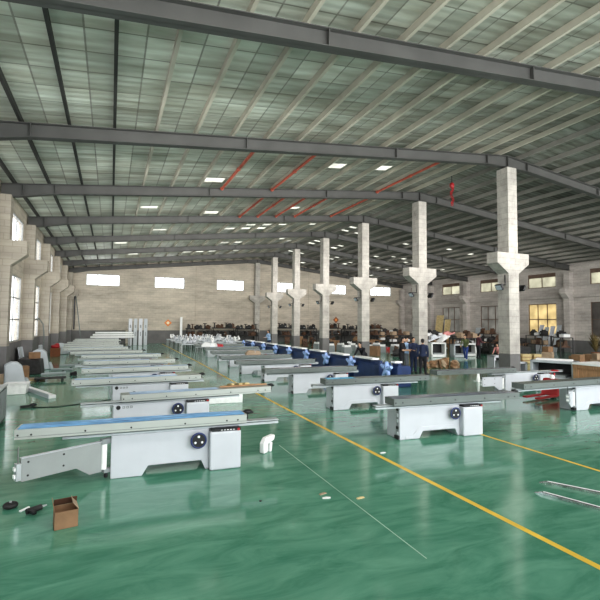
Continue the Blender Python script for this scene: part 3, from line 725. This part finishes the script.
# stacked long white profiles, far left
for j in range(3):
    m = MB(); m.box(-1.9+.1*j,1.9-.15*j,-.12,.12,0,.16,'white_sheet'); m.box(-1.9+.1*j,1.9-.15*j,-.14,.14,.13,.16,'aluminium')
    tag(m.build('long_profile',loc=(.2+.1*j,45.2,.80+.20*j),bevel=.005),['bottom','middle','top'][j]+' long white profile of the stack near the far left wall','profile','stack of long white profiles')
root = empty('trestle',(.3,45.2,0)); 
for sx in (-1.4,1.4): MB().box(sx-.06,sx+.06,-.3,.3,0,.80,'mid_grey').build('leg',root)
MB().box(-1.6,1.6,-.25,.25,.72,.80,'mid_grey').build('trestle_top',root); tag(root,'grey trestle carrying the white profiles near the far left wall','trestle')
# heap of white machine brackets
gw = 'white brackets heaped near the far wall'
for j in range(4):
    for i in range(3 if j == 0 else 4):
        root_x = 5.6+1.5*i; yy = 34.6+3.0*j
        r_ = empty('pallet_table',(root_x,yy,0)); MB().box(-.65,.65,-.5,.5,.62,.70,'grey_paint').build('table_top',r_,.006)
        for sx in (-1,1):
            for sy in (-1,1): MB().box(sx*.58-.03,sx*.58+.03,sy*.43-.03,sy*.43+.03,0,.62,'mid_grey').build('leg',r_)
        tag(r_,'low grey table of white brackets, %s of the %s table line before the far wall'%(['leftmost','second','third','rightmost'][i],['nearest','second','third','rear'][j]),'table','low tables under the white brackets')
        for q in range(5):
            m = MB(); L_=random.uniform(.35,.6); T=Matrix.Rotation(random.uniform(-.5,.5),4,'Y')@Matrix.Rotation(random.uniform(-.3,.3),4,'X')
            m.prism([(-L_/2,0),(L_/2,0),(L_/2,.10),(-L_/2+.14,.12),(-L_/2+.10,.34),(-L_/2,.36)],-.06,.06,random.choice(['white_sheet','white_paint','grey_paint']),T); m.cyl((-L_/2+.05,-.07,.26),(-L_/2+.05,.07,.26),.04,.04,'black',8,T=T)
            tag(m.build('white_bracket',loc=(root_x+random.uniform(-.4,.4),yy-.3+.15*q,.765),rz=random.uniform(0,6),bevel=.006),'white steel machine bracket lying on the low tables near the far wall','bracket',gw)
# grey beams lying between left row and middle row, far back
for i,(x,y,w) in enumerate([(5.2,40.2,3.4),(9.2,39.0,3.2),(8.0,36.0,3.0)]):
    pass
# orange diamonds on far wall
for i,(x,z,s,lab) in enumerate([(5.8,2.2,.40,'orange diamond-shaped paper sign on the far wall above the white brackets'),(26.7,2.72,.42,'dull red diamond-shaped paper sign on the far wall behind the middle columns')]):
    root = empty('diamond_sign',(x,YB-.055 if i==0 else YB-.02,z))
    MB().prism([(-s,0),(0,-s),(s,0),(0,s)],-.01,0,'orange_paper' if i==0 else 'clay').build('sign_frame',root)
    MB().prism([(-s*.48,0),(0,-s*.48),(s*.48,0),(0,s*.48)],-.014,-.01,'cream_paper' if i==0 else 'orange_paper').build('sign_centre',root)
    tag(root,lab,'sign')

# far items in the middle aisle (x 8-10, y 28-40): red/white wrapped things
def wrapped(x,y,z,rz,s,k,label,group=None,cat='bundle',name='wrapped_bundle'):
    m = MB(); q = random.Random(x+y)
    m.box(-.5*s,.5*s,-.18*s,.18*s,0,.12*s,k); m.prism([(-.5*s,.12*s),(.5*s,.12*s),(.42*s,.24*s),(-.3*s,.30*s)],-.15*s,.15*s,k); m.torus((.1*s,0,.16*s),(1,0,0),.17*s,.015*s,'film_clear',14,6)
    return tag(m.build(name,loc=(x,y,z),rz=rz,bevel=.02),label,cat,group)
wrapped(5.55,26.8,.885,-.5,.9,'white_sheet','white wrapped bundle lying on a far saw in the middle row')
wrapped(6.1,26.85,.885,-.4,.6,'red','small red wrapped bundle beside the white one on a far saw')
wrapped(6.2,20.0,.885,0,.7,'carton_pale','brown paper bundle on the table of the fifth middle-row saw')
# wood strip and rag on second left saw
q = panel = empty('wood_offcuts',(2.95,10.45,.885),.1)
MB().box(-.55,.65,-.07,-.01,0,.03,'wood').build('wood_strip',q); MB().box(-.45,.35,.02,.07,0,.025,'wood_pale').build('wood_strip',q); 
m=MB()
for i in range(6): m.ball((-.3+.09*i,.0+.02*math.sin(i*2),.045),(.07,.05,.03),'wood_pale' if i%2 else 'leaf_brown',8,6)
m.build('rag',q); tag(q,'wood strips and a crumpled rag on the table of the second left-row saw','offcuts')
# white box below the second saw's right end
q = empty('white_tray',(3.30,13.25,0),-.1); m=MB(); m.box(-.55,.45,-.2,.2,0,.42,'plastic_white'); m.box(.30,.45,-.2,.2,.42,.54,'plastic_white'); m.build('tray_body',q,.01)
MB().box(-.5,.25,-.15,.15,.42,.43,'white_sheet').build('tray_lid',q); tag(q,'bright white steel box on the floor behind the second left-row saw','box')
# white channel piece on the third saw
q = empty('channel_bar',(1.25,12.45,0)); m=MB(); m.box(-.60,1.05,-.05,.05,.40,.56,'white_sheet'); m.box(-.60,.95,-.06,-.05,.50,.515,'mid_grey'); m.box(-.66,-.60,-.06,.06,.38,.58,'black'); m.build('bar',q,.004)
for sx in (-.4,.85): MB().box(sx-.03,sx+.03,-.04,.04,0,.40,'mid_grey').build('leg',q)
tag(q,'white channel bar on short legs in front of the third left-row saw','bar')

# foreground small things
carton(-.43,6.07,0,.15,.25,.24,.20,'open brown cardboard box on the floor under the grey swing arm','',open_=True) 
m=MB(); m.torus((0,0,.035),(0,0,1),.055,.032,'rubber'); m.cyl((0,0,0),(0,0,.07),.04,.035,'dark_iron',14); m.cyl((0,0,.07),(0,0,.085),.015,.015,'rail_steel',10)
tag(m.build('caster_wheel',loc=(-1.13,6.86,0)),'small black rubber wheel lying on the floor at bottom left','wheel')
q=empty('hand_drill',(-.82,6.60,0),.6); m=MB(); m.cyl((-.10,0,.04),(.08,0,.04),.035,.035,'dark_iron',12); m.build('motor_body',q); MB().box(-.09,-.04,-.13,.0,.02,.06,'black').build('handle',q,.008); MB().cyl((.08,0,.04),(.15,0,.04),.018,.008,'rail_steel',10).build('chuck',q)
tag(q,'dark hand drill lying between the black wheel and the open box','tool')
q=empty('plastic_scrap',(-.95,6.72,0),.9); MB().box(-.07,.07,-.015,.015,0,.02,'plastic_white').build('scrap_piece',q,.004); tag(q,'short white plastic scrap beside the hand drill','scrap')
# white wrapped elbow part right of nearest saw
q=empty('white_elbow_part',(2.78,7.98,0),.5); m=MB(); 
m.prism([(-.16,0),(-.04,0),(-.03,.16),(.14,.20),(.16,.30),(-.08,.28),(-.16,.18)],-.06,.06,'plastic_white'); m.build('elbow',q,.025,seg=3)
m=MB(); m.prism([(.02,.0),(.08,0),(.10,.17),(.03,.17)],-.05,.05,'plastic_white'); m.build('prong',q,.015); tag(q,'white wrapped elbow-shaped part lying right of the nearest saw','part')
for (x,y,rz,k,lab) in [(2.85,5.75,.2,'carton_pale','small beige paper scrap on the open floor, upper of two'),(2.83,5.60,-.2,'white_sheet','small white paper scrap just below the beige one'),(3.27,5.42,.1,'wood_pale','small brown wood chip on the open floor right of the scraps'),(4.77,7.10,0,'white_sheet','tiny white scrap near the yellow line')]:
    m=MB(); m.prism([(-.06,0),(.05,0),(.06,.008),(.01,.014),(-.05,.010)],-.018,.02,k); tag(m.build('paper_scrap',loc=(x,y,.001),rz=rz),lab,'scrap')
tag(MB().cyl((0,0,0),(0,0,.01),.02,.016,'black',10).build('screw_cap',loc=(1.95,5.85,0)),'tiny black cap on the floor below the nearest saw','cap')
# plastic-wrapped bright profiles lower right
for i,(a,b) in enumerate((((5.74,4.66),(6.55,2.3)),((6.16,4.92),(7.3,2.9)))):
    a=Vector((*a,0)); b=Vector((*b,0)); L_=(b-a).length; ang=math.atan2(b.y-a.y,b.x-a.x)
    m=MB(); m.box(0.03,L_,-.024,.024,0,.008,'black'); m.prism([(0,0),(L_,0),(L_,.035),(.10,.035)],-.028,-.016,'chrome'); m.prism([(0,0),(L_,0),(L_,.035),(.10,.035)],.012,.026,'chrome'); m.cyl((.12,.018,.037),(L_,.018,.037),.007,.007,'plastic_white',8)
    tag(m.build('metal_profile',loc=a,rz=ang,bevel=.003),['nearer','farther'][i]+' of two shiny film-wrapped metal profiles on the floor at lower right','profile','two shiny profiles at lower right')

# ------------------------------------------------------------------ left wall clutter
q=empty('steel_cabinet',(-2.75,11.9,0),.05); 
m=MB(); m.box(-.5,.5,-.35,.9,.04,.82,'dark_iron'); m.build('cabinet_body',q,.012)
m=MB(); m.box(-.52,.52,-.37,.92,.82,.86,'rail_steel'); m.build('cabinet_top',q,.006)
m=MB(); m.box(.500,.512,-.33,.25,.10,.78,'mid_grey'); m.box(.500,.512,.29,.88,.10,.78,'mid_grey'); m.build('cabinet_door',q,.003)
m=MB(); m.box(-.5,.5,-.352,-.35,.1,.78,'mid_grey'); m.build('front_panel',q)
tag(q,'dark grey steel cabinet cut by the left edge of the photograph','cabinet')
carton(-3.0,12.6,.86,.1,.42,.5,.22,'brown cardboard box on top of the dark cabinet at the left edge')
q=empty('white_bin',(-2.80,17.2,0),0); m=MB(); m.prism([(-.30,0),(.30,0),(.33,.32),(-.33,.32)],-.3,.3,'plastic_white'); m.build('bin_body',q,.02); MB().box(-.35,.35,-.32,.32,.32,.35,'white_sheet').build('rim',q,.006); tag(q,'low white box on the floor beside the left wall clutter','box')
m=MB(); T=Matrix.Rotation(.05,4,'Y'); m.box(-.10,.10,-1.35,1.35,.0,.10,'white_sheet'); m.box(-.12,-.10,-1.35,1.35,0,.13,'white_paint'); tag(m.build('white_board',loc=(-2.15,17.0,0),rz=.42,bevel=.004),'long white board lying on the floor pointing away from the white box','board')
# grey curved cover (chair-like) behind
def cover(x,y,rz,s,label,k='grey_paint'):
    m=MB(); m.prism([(-.45*s,0),(.25*s,0),(.10*s,.75*s),(-.02*s,.88*s),(-.25*s,.90*s),(-.45*s,.80*s)],-.3*s,.3*s,k); m.prism([(.25*s,0),(.40*s,0),(.30*s,.30*s),(.19*s,.30*s)],-.25*s,.25*s,k)
    return tag(m.build('machine_cover',loc=(x,y,0),rz=rz,bevel=.05,),label,'cover','grey machine covers by the left wall')
cover(-3.05,19.0,.2,1.0,'pale grey rounded machine cover behind the low white box')
cover(-3.0,25.2,.1,1.1,'pale grey rounded machine cover beyond the dark pile at the left wall')
m=MB(); m.prism([(-.5,0),(.5,0),(.42,.62),(-.42,.70)],-.6,.6,'dark_iron'); tag(m.build('tool_chest',loc=(-3.3,23.4,0),bevel=.03),'dark chest beside the left wall with a brown box on top','chest')
carton(-3.15,23.3,.68,.2,.45,.4,.28,'brown cardboard box on the dark chest by the left wall')
carton(-3.35,33.6,0,.1,.6,.6,.55,'brown box on the floor by the third left pilaster',k='clay')
m=MB(); m.ball((0,0,.10),(.28,.2,.14),'red'); m.ball((.1,.05,.22),(.15,.14,.1),'red'); tag(m.build('red_cloth',loc=(-3.35,33.5,.56)),'red cloth heap on the brown box by the left wall','cloth')
cover(-3.05,35.6,.3,.9,'grey rounded cover beyond the red cloth at the left wall')
leaning(-3.6,29.2,0,1.4,-.10,.5,1.0,'grey_paint','narrow grey sheet leaning near the third left pilaster','grey sheets by the left wall')
q=empty('cardboard_sheets',(-2.75,20.6,0),.2)
for i in range(3): MB().box(-.4,.35,-.3+.03*i,.3,.03*i,.03*i+.025,'carton_pale' if i%2==0 else 'wood_pale').build('sheet',q)
tag(q,'small stack of beige cardboard sheets on the floor near the left wall','cardboard')
q=empty('floor_trolley',(-2.15,20.2,0),.1); MB().box(-.55,.55,-.22,.22,.10,.15,'dark_iron').build('deck',q,.005)
for sx in (-1,1):
    for sy in (-1,1): MB().cyl((sx*.42,sy*.17-.02,.05),(sx*.42,sy*.17+.02,.05),.05,.05,'rubber',12).build('wheel',q)
tag(q,'low dark flat trolley on the floor near the left wall','trolley')
q=empty('work_lamp',(-1.45,21.9,0),.4); MB().cyl((0,0,0),(0,0,.04),.14,.14,'black',14).build('base',q); MB().prism([(-.14,.04),(.14,.04),(.10,.18),(-.10,.14)],-.08,.08,'black').build('head',q); tag(q,'small black object on the pale floor right of the trolley','lamp')
q=empty('pry_bar',(-2.05,14.4,0),.4); MB().cyl((-.2,0,.04),(.1,0,.04),.03,.03,'black',10).build('grip',q); MB().ball((.12,0,.05),(.1,.06,.05),'black').build('tool_head',q); tag(q,'black tool lying on the floor near the dark cabinet','tool')
m=MB(); pts=[(-2.2,14.3,.012),(-1.3,14.15,.012),(-.3,14.6,.012),(.5,15.2,.012),(1.0,15.5,.012)]; m.tube(pts,.011,'black',6); tag(m.build('power_cable'),'thin black cable trailing across the floor to the third saw','cable')
carton(-3.45,15.4,0,.1,.6,.7,.75,'brown cardboard box standing between the dark cabinet and the low white box')
carton(-3.65,18.0,0,-.1,.5,.6,.55,'brown cardboard box against the left wall behind the low white box',k='carton_pale')
carton(-3.4,21.6,0,.3,.55,.5,.5,'brown cardboard box on the floor right before the dark chest')
leaning(-3.75,24.6,0,PI/2,-.18,.9,1.15,'grey_paint','wide grey sheet leaning on the left wall beyond the dark chest','grey sheets by the left wall')
leaning(-3.72,20.3,0,PI/2,-.18,.7,1.05,'mid_grey','dark grey sheet leaning on the left pilaster','grey sheets by the left wall')
for i,(x,y,r_) in enumerate(((-2.3,22.6,.4),(-2.1,24.3,-.3),(-1.9,26.4,.2))):
    m=MB(); m.box(-.5,.5,-.05,.05,0,.06,'mid_grey'); m.box(-.5,.5,-.06,-.04,.06,.10,'grey_paint'); m.cyl((.4,0,.06),(.4,0,.16),.04,.04,'black',10)
    tag(m.build('steel_bracket_bar',loc=(x,y,0),rz=r_,bevel=.004),['nearest','middle','farthest'][i]+' of three grey steel bars on the floor between the left row and wall','bar','grey bars on the floor by the left wall')
# curved pipe at third pilaster & pole in the corner
m=MB(); m.tube([(-3.3,27.3,0),(-3.28,27.3,1.5),(-3.35,27.3,2.2),(-3.55,27.3,2.5),(-3.8,27.3,2.45)],.03,'dull_steel'); tag(m.build('bent_pipe'),'bent grey pipe rising beside the second left pilaster','pipe')
m=MB(); m.tube([(-2.6,48.6,0),(-3.3,49.4,4.9)],.045,'dull_steel'); tag(m.build('long_pole'),'long grey pole leaning in the far left corner','pole')
m=MB(); m.tube([(-3.35,49.0,1.5),(-3.35,49.0,4.8)],.07,'black'); tag(m.build('downpipe'),'black vertical pipe in the far left corner','pipe')

# ------------------------------------------------------------------ right side clutter
# red pallet truck
q=empty('pallet_truck',(13.35,10.25,0),.15)
for sy in (-.2,.2): MB().box(-1.0,.1,sy-.07,sy+.07,.07,.12,'red').build('fork',q,.008)
m=MB(); m.prism([(.05,.08),(.45,.08),(.42,.62),(.20,.62)],-.28,.28,'red'); m.build('pump_housing',q,.03)
m=MB(); m.cyl((.32,-.06,.08),(.32,.06,.08),.08,.08,'rubber',14); m.build('wheel',q)
m=MB(); m.tube([(.30,0,.5),(.42,0,.80)],.03,'red'); m.torus((.44,0,.88),(0,0,1),.10,.022,'red',18,6); m.build('handle',q)
MB().ball((.28,0,.66),(.08,.08,.10),'plastic_white').build('pump_reservoir',q)
tag(q,'red hand pallet truck between two saws at the right','pallet truck')
# wooden workbench with white top
q=empty('workbench',(18.2,10.3,0),0)
MB().box(-.75,.75,-2.2,2.0,.80,.88,'white_sheet').build('bench_top',q,.01)
for yy in (-2.1,-.75,.6,1.9): MB().box(-.68,-.60,yy-.12,yy+.10,0,.80,'wood').build('leg',q,.006)
for yy in (-2.1,1.9): MB().box(.60,.68,yy-.12,yy+.10,0,.80,'wood').build('leg',q,.006)
MB().box(-.70,-.60,-2.2,2.0,.66,.80,'wood').build('front_rail',q); MB().box(-.6,.6,-2.1,1.9,.12,.18,'wood').build('lower_shelf',q)
MB().box(-.55,.0,-1.6,.3,.18,.62,'black').build('storage_box',q,.01); MB().box(-.64,-.56,.7,1.8,.0,.66,'wood').build('side_board',q)
tag(q,'brown wooden workbench with white top at the right edge','workbench')
steel_cabinet(17.9,13.4,-1.2,1.7,.9,.86,'grey_paint','large grey open machine body left of the wooden workbench','machine bodies near the workbench')
steel_cabinet(17.0,14.9,-.3,1.1,.8,.72,'white_paint','white open machine body right of the nearest column foot','machine bodies near the workbench')
steel_cabinet(18.6,17.0,-.3,1.0,.7,.8,'white_paint','white machine body behind the grey one near the workbench','machine bodies near the workbench')
def cardboard_cluster(): pass
# sheets on top
tag(MB().box(-.7,.7,-.25,.25,0,.06,'white_sheet').build('white_sheet',loc=(17.9,13.4,.862),rz=-1.0,bevel=.01),'white flat sheet lying on the large grey machine body','sheet')
# cartons near right edge
rr = random.Random(3)
GR='brown cardboard boxes piled beyond the workbench'
cb=[(20.6,12.6,.62,.55,.5),(21.4,13.0,.55,.5,.6),(22.3,12.4,.7,.5,.5),(21.2,14.6,.6,.6,.55),(22.4,14.4,.5,.5,.7),(23.4,13.8,.6,.5,.5),(20.4,15.8,.6,.5,.7),(23.6,15.6,.7,.6,.5),(24.8,14.8,.6,.6,.8),(24.9,17.2,.6,.6,.6),(22.2,17.0,.5,.5,.9),(26.3,16.2,.6,.7,.9)]
desc=['nearest the bench','second from the bench','low wide one at the front','middle of the pile','tall slim one','beside the pallet','leftmost tall one','wide one at the back','tall one at the back right','square one farther back','tallest one in the middle','farthest right one']
for i,(x,y,a,b,h) in enumerate(cb):
    carton(x,y,0,rr.uniform(-.4,.4),a,b,h,'brown cardboard box on the floor past the workbench, '+desc[i],GR,k='carton' if i%2 else 'carton_pale')
for i,(b_,a,h) in enumerate(((0,.45,.4),(1,.4,.35),(3,.45,.4),(4,.4,.3),(7,.5,.35),(8,.45,.4),(10,.4,.3))):
    x,y,_,_,hh = cb[b_]; carton(x,y,hh+.002,rr.uniform(-.5,.5),a,a*.9,h,'smaller cardboard box stacked on the box '+desc[b_],'smaller boxes stacked past the workbench',k='carton_pale' if i%2 else 'carton')
# brown paper wrapped lumps left of nearest column
for i in range(7):
    m=MB(); x=15.9+.22*i+rr.uniform(-.05,.05); y=19.2-.12*i+rr.uniform(-.15,.3)
    hh=rr.uniform(.15,.30); m.ball((0,0,hh*.9),(rr.uniform(.15,.28),.22,hh),'carton' if i%3 else 'carton_pale',12,8); m.prism([(-.18,0),(.18,0),(rr.uniform(.0,.25),hh*1.6),(-.16,hh*2.1)],-.14,.14,rr.choice(['carton','wood','carton_pale'])); m.v=[(a+rr.uniform(-.05,.05),b+rr.uniform(-.05,.05),max(0,c+rr.uniform(-.05,.05))) for a,b,c in m.v]; m.sm=[False]*len(m.sm)
    tag(m.build('paper_bundle',loc=(x,y,0),rz=i*.9),'crumpled brown paper bundle in the heap left of the nearest column','bundle','brown paper bundles in a heap')
# white cabinets by the green jacket
steel_cabinet(21.6,25.3,-.3,1.1,.7,1.05,'white_sheet','white cabinet with dark opening left of the person in green','white cabinets by the people')
steel_cabinet(22.9,24.6,-.3,.9,.7,.95,'grey_paint','pale grey cabinet behind the person in green','white cabinets by the people')
steel_cabinet(24.6,25.4,-.3,1.0,.7,.95,'white_sheet','white cabinet right of the person in green','white cabinets by the people')
for i,(x,y,z,r_,k,l) in enumerate([(22.3,25.4,1.06,.3,'white_sheet','white sheet metal part tilted on the cabinets by the green jacket'),(23.1,25.9,1.3,-.4,'cloth_pink','pinkish sheet part leaning on top of the cabinets'),(21.5,25.5,1.07,-.2,'white_paint','white curved part on the left cabinet')]):
    m=MB(); T=Matrix.Rotation(-.35,4,'Y'); m.box(-.55,.55,-.25,.25,0,.10,k,T); m.prism([(-.3,.1),(.3,.1),(.1,.35),(-.2,.3)],-.2,.2,k,T); tag(m.build('sheet_metal_part',loc=(x,y,z+.2),rz=r_,bevel=.02),l,'part')
# dark crates, racks along the right
G2='dark racks standing before the right wall'
rk=[(31,44.5,0),(27.5,41,0),(33.5,40.5,1.5),(25.5,35,0),(30,35.5,.1),(34.5,33,1.4),(25,29.5,0),(28.8,30,.1),(33.5,26.5,1.2),(27.6,24.6,.0),(31,22.6,.9),(25.8,26.6,.1)]
for i,(x,y,rz) in enumerate(rk):
    h=rr.uniform(1.0,1.5)
    rack(x,y,rz,2.4,.8,h,2,'dark steel rack before the right wall, number %s from the far end'%['one','two','three','four','five','six','seven','eight','nine','ten','eleven','twelve'][i],G2)
    for lev in (0,1):
        for j in range(3):
            c,s=math.cos(rz),math.sin(rz); u=-.8+.75*j
            X_,Y_=x+c*u,y+s*u; zz=h/2 if lev==0 else h
            t=(i+j*2+lev)%4
            wl=['lower shelf','top'][lev]; lab='on the %s of dark rack %s before the right wall'%(wl,['one','two','three','four','five','six','seven','eight','nine','ten','eleven','twelve'][i]); gp='things '+lab
            if t==0: carton(X_,Y_,zz,rr.uniform(-.3,.3)+rz,.5,.4,.34,'cardboard box '+lab,'boxes '+lab,k='carton_pale')
            elif t==1: casting(X_,Y_,zz,rr.uniform(0,3),1.3,'dark motor '+lab,'motors '+lab,0)
            elif t==2: casting(X_,Y_,zz,rr.uniform(0,3),1.3,'rusty bracket casting '+lab,'castings '+lab,1,'rust_iron')
            else:
                m=MB(); m.box(-.3,.3,-.2,.2,0,.22,'white_sheet'); m.box(-.22,.22,-.12,.12,.22,.26,'grey_paint'); tag(m.build('white_carton',loc=(X_,Y_,zz),rz=rr.uniform(-.4,.4),bevel=.01),'pale box '+lab,'box','pale boxes '+lab)
# wooden-ish yellow crates right of nearest column
for i,x in enumerate((22.9,23.6,24.3)):
    q=empty('wooden_crate',(x,19.9-.25*i,0),-.3)
    for z in (.02,.22,.42): MB().box(-.3,.3,-.25,.25,z,z+.15,'wood_pale').build('slat_ring',q,.004)
    MB().box(-.27,.27,-.22,.22,0,.55,'wood').build('crate_core',q)
    tag(q,['left','middle','right'][i]+' one of three pale wooden crates right of the nearest column','crate','pale wooden crates')
# table with dark parts in front of the amber window
q=empty('assembly_table',(29.6,26.4,0),-1.1); MB().box(-1.6,1.6,-.5,.5,.82,.90,'rust_iron').build('table_top',q,.006)
for sx in (-1.5,0,1.5):
    for sy in (-.42,.42): MB().box(sx-.04,sx+.04,sy-.04,sy+.04,0,.82,'dark_iron').build('leg',q)
tag(q,'rusty brown table with parts in front of the amber window','table')
for j in range(4): casting(29.6+math.cos(-1.1)*(-1.2+.8*j),26.4+math.sin(-1.1)*(-1.2+.8*j),.90,j,1.1,'dark part on the rusty table before the amber window','parts on the rusty table',j%3,'dark_iron')
# grey sheets leaning on the right wall
for i,y in enumerate((31.8,31.2,28.3,27.75,27.2,26.6)):
    leaning(35.55,y,0,-PI/2-.05,-.30,.42,2.25+.1*(i%3),'grey_paint' if i%2 else 'white_paint','long grey sheet leaning on the right wall under the amber window, %s from the left'%['first','second','third','fourth','fifth','sixth'][i],'grey sheets leaning on the right wall')
# tan boards in the far right bays
for i,(y,w,h,k) in enumerate([(42.2,1.2,3.4,'wood_pale'),(40.8,.9,2.9,'wood_pale'),(35.8,1.1,2.0,'grey_paint')]):
    leaning(36.1,y,0,-PI/2,-.16,w,h,k,['tall tan board leaning in the far right window bay','shorter tan board beside the tall one','grey board leaning under the second far right window'][i],'boards leaning on the right wall','leaning_board')
# dry plant
q=empty('potted_plant',(31.2,20.2,0)); MB().cyl((0,0,0),(0,0,.5),.22,.3,'clay',16).build('pot',q)
m=MB()
for i in range(60):
    a=rr.uniform(0,6.28); l=rr.uniform(.5,1.0); tz=.5+rr.uniform(.4,1.4); p=Vector((math.cos(a)*l*.6,math.sin(a)*l*.6,tz)); b_=Vector((0,0,.5)); sd=Vector((-math.sin(a),math.cos(a),0))*.04
    mid=b_.lerp(p,.6)+Vector((0,0,.15)); m.add([b_,mid-sd,p,mid+sd],[(0,1,2,3)],'leaf_brown')
m.build('foliage',q); tag(q,'brownish dry potted plant by the right wall','plant')
# heap of small white things before middle columns
for i in range(14):
    x=17.0+1.15*(i%5)+rr.uniform(-.1,.1); y=30.5+2.6*(i//5)+rr.uniform(-.3,.3)
    m=MB(); m.box(-.35,.35,-.25,.25,0,.5,'mid_grey'); m.box(-.3,.3,-.2,.2,.5,.66,'white_sheet'); m.cyl((0,-.2,.74),(0,.2,.74),.09,.09,'dark_iron',10)
    tag(m.build('parts_bin',loc=(x,y,0),rz=rr.uniform(0,3),bevel=.01),'grey bin of white parts on the floor beyond the middle columns','bin','grey bins beyond the middle columns')
for i,(x,y) in enumerate(((22.6,33.2),(23.4,32.8),(21.9,33.5))):
    wrapped(x,y,.0+.0,i,1.0,'red','red wrapped machine part left of the standing men, %s of three'%['middle','right','left'][i],'red wrapped parts')
# dark crates left of nearest column
for i,(x,y) in enumerate(((25.6,22.9),(26.5,22.2),(27.3,23.4))):
    q=empty('tool_cart',(x,y,0),-.3); MB().box(-.4,.4,-.3,.3,.12,.85,'black').build('cart_body',q,.015)
    for z in (.2,.42,.64): MB().box(-.36,.36,-.312,-.30,z,z+.18,'dark_iron').build('drawer',q,.004)
    for sx in (-1,1):
        for sy in (-1,1): MB().cyl((sx*.33,sy*.24-.02,.06),(sx*.33,sy*.24+.02,.06),.06,.06,'rubber',10).build('wheel',q)
    tag(q,['left','middle','rear'][i]+' one of three black tool carts left of the nearest column','tool cart','black tool carts')
nd=0
rc = random.Random(21); used = [(17.0+1.15*(i%5),30.5+2.6*(i//5)) for i in range(14)]
for i in range(260):
    x=rc.uniform(17.5,34); y=rc.uniform(26.0,46)
    if nd >= 52: break
    if any(abs(x-a)<1.05 and abs(y-b)<1.0 for a,b in used): continue
    if any(abs(x-a)<1.6 and abs(y-b)<1.2 for a,b,_ in rk): continue
    if any(abs(x-a)<1.3 and abs(y-b)<1.0 for a,b in ((21.6,25.3),(22.9,24.6),(24.6,25.4),(22.6,33.2),(29.6,26.4),(21.8,22.7),(23.4,23.2))): continue
    used.append((x,y)); nd += 1
    if i%3==0: casting(x,y,0,rc.uniform(0,6),rc.uniform(1.4,1.8),'large dark motor standing on the floor of the cluttered right rear area','large motors on the rear floor',0,'dark_iron')
    elif i%3==1: carton(x,y,0,rc.uniform(0,3),rc.uniform(.5,.8),.6,rc.uniform(.5,.9),'cardboard box standing on the floor of the cluttered right rear area','boxes on the rear floor',k='carton')
    else: casting(x,y,0,rc.uniform(0,6),rc.uniform(1.4,1.9),'rust-dark bracket casting standing on the floor of the cluttered rear area','castings on the rear floor',1,'rust_iron')
q=empty('traffic_bollard',(14.3,14.2,0)); MB().cyl((0,0,.03),(0,0,.5),.09,.03,'plastic_white',14).build('cone',q); MB().box(-.13,.13,-.13,.13,0,.03,'plastic_white').build('base',q); tag(q,'small white cone on the floor left of the nearest column foot','cone')

# ------------------------------------------------------------------ light, world, camera
wd = bpy.data.worlds.new('sky'); scene.world = wd; wd.use_nodes = True
bg = wd.node_tree.nodes['Background']; bg.inputs[0].default_value = (.93,.97,1.0,1); bg.inputs[1].default_value = 3.0
def area(name, loc, target, sx, sy, p, col=(1,1,1)):
    l = bpy.data.lights.new(name,'AREA'); l.shape='RECTANGLE'; l.size=sx; l.size_y=sy; l.energy=p; l.color=col
    o = bpy.data.objects.new(name,l); C.objects.link(o); o.location=loc; o.rotation_euler=(Vector(target)-Vector(loc)).to_track_quat('-Z','Y').to_euler(); return o

for y,p in ((-5,1500),(4,850),(10.5,650),(16.5,620),(22.5,620),(28.5,620),(34.5,600),(40.5,450)):  # unseen fill lights added to brighten the hall, facing away from the camera
    area('fill_light', (16,y,6.4), (16,y+10,4.6), 34, .8, p, (1,.97,.92))
cam = bpy.data.cameras.new('camera'); co = bpy.data.objects.new('camera',cam); C.objects.link(co); scene.camera = co
F,YAW,PIT,ROLL = 439.7,.4054,.0539,-.0085
def cdir(x,y,z):
    c,s=math.cos(-ROLL),math.sin(-ROLL); x,y=x*c-y*s,x*s+y*c
    c,s=math.cos(PIT),math.sin(PIT); z,y=z*c-y*s,y*c+z*s
    c,s=math.cos(YAW),math.sin(YAW); x,z=x*c+z*s,-x*s+z*c
    return Vector((x,z,y))
R_,U_,F_ = cdir(1,0,0),cdir(0,1,0),cdir(0,0,1)
mw = Matrix.Identity(4)
for i in range(3): mw[i][0]=R_[i]; mw[i][1]=U_[i]; mw[i][2]=-F_[i]
mw[0][3],mw[1][3],mw[2][3]=0,0,2.45
co.matrix_world = mw
cam.sensor_fit='HORIZONTAL'; cam.sensor_width=36; cam.lens=36*F/600; cam.shift_y=-2/600; cam.clip_end=300
scene.view_settings.view_transform='Standard'; scene.view_settings.look='Medium High Contrast'; scene.view_settings.exposure=0.0
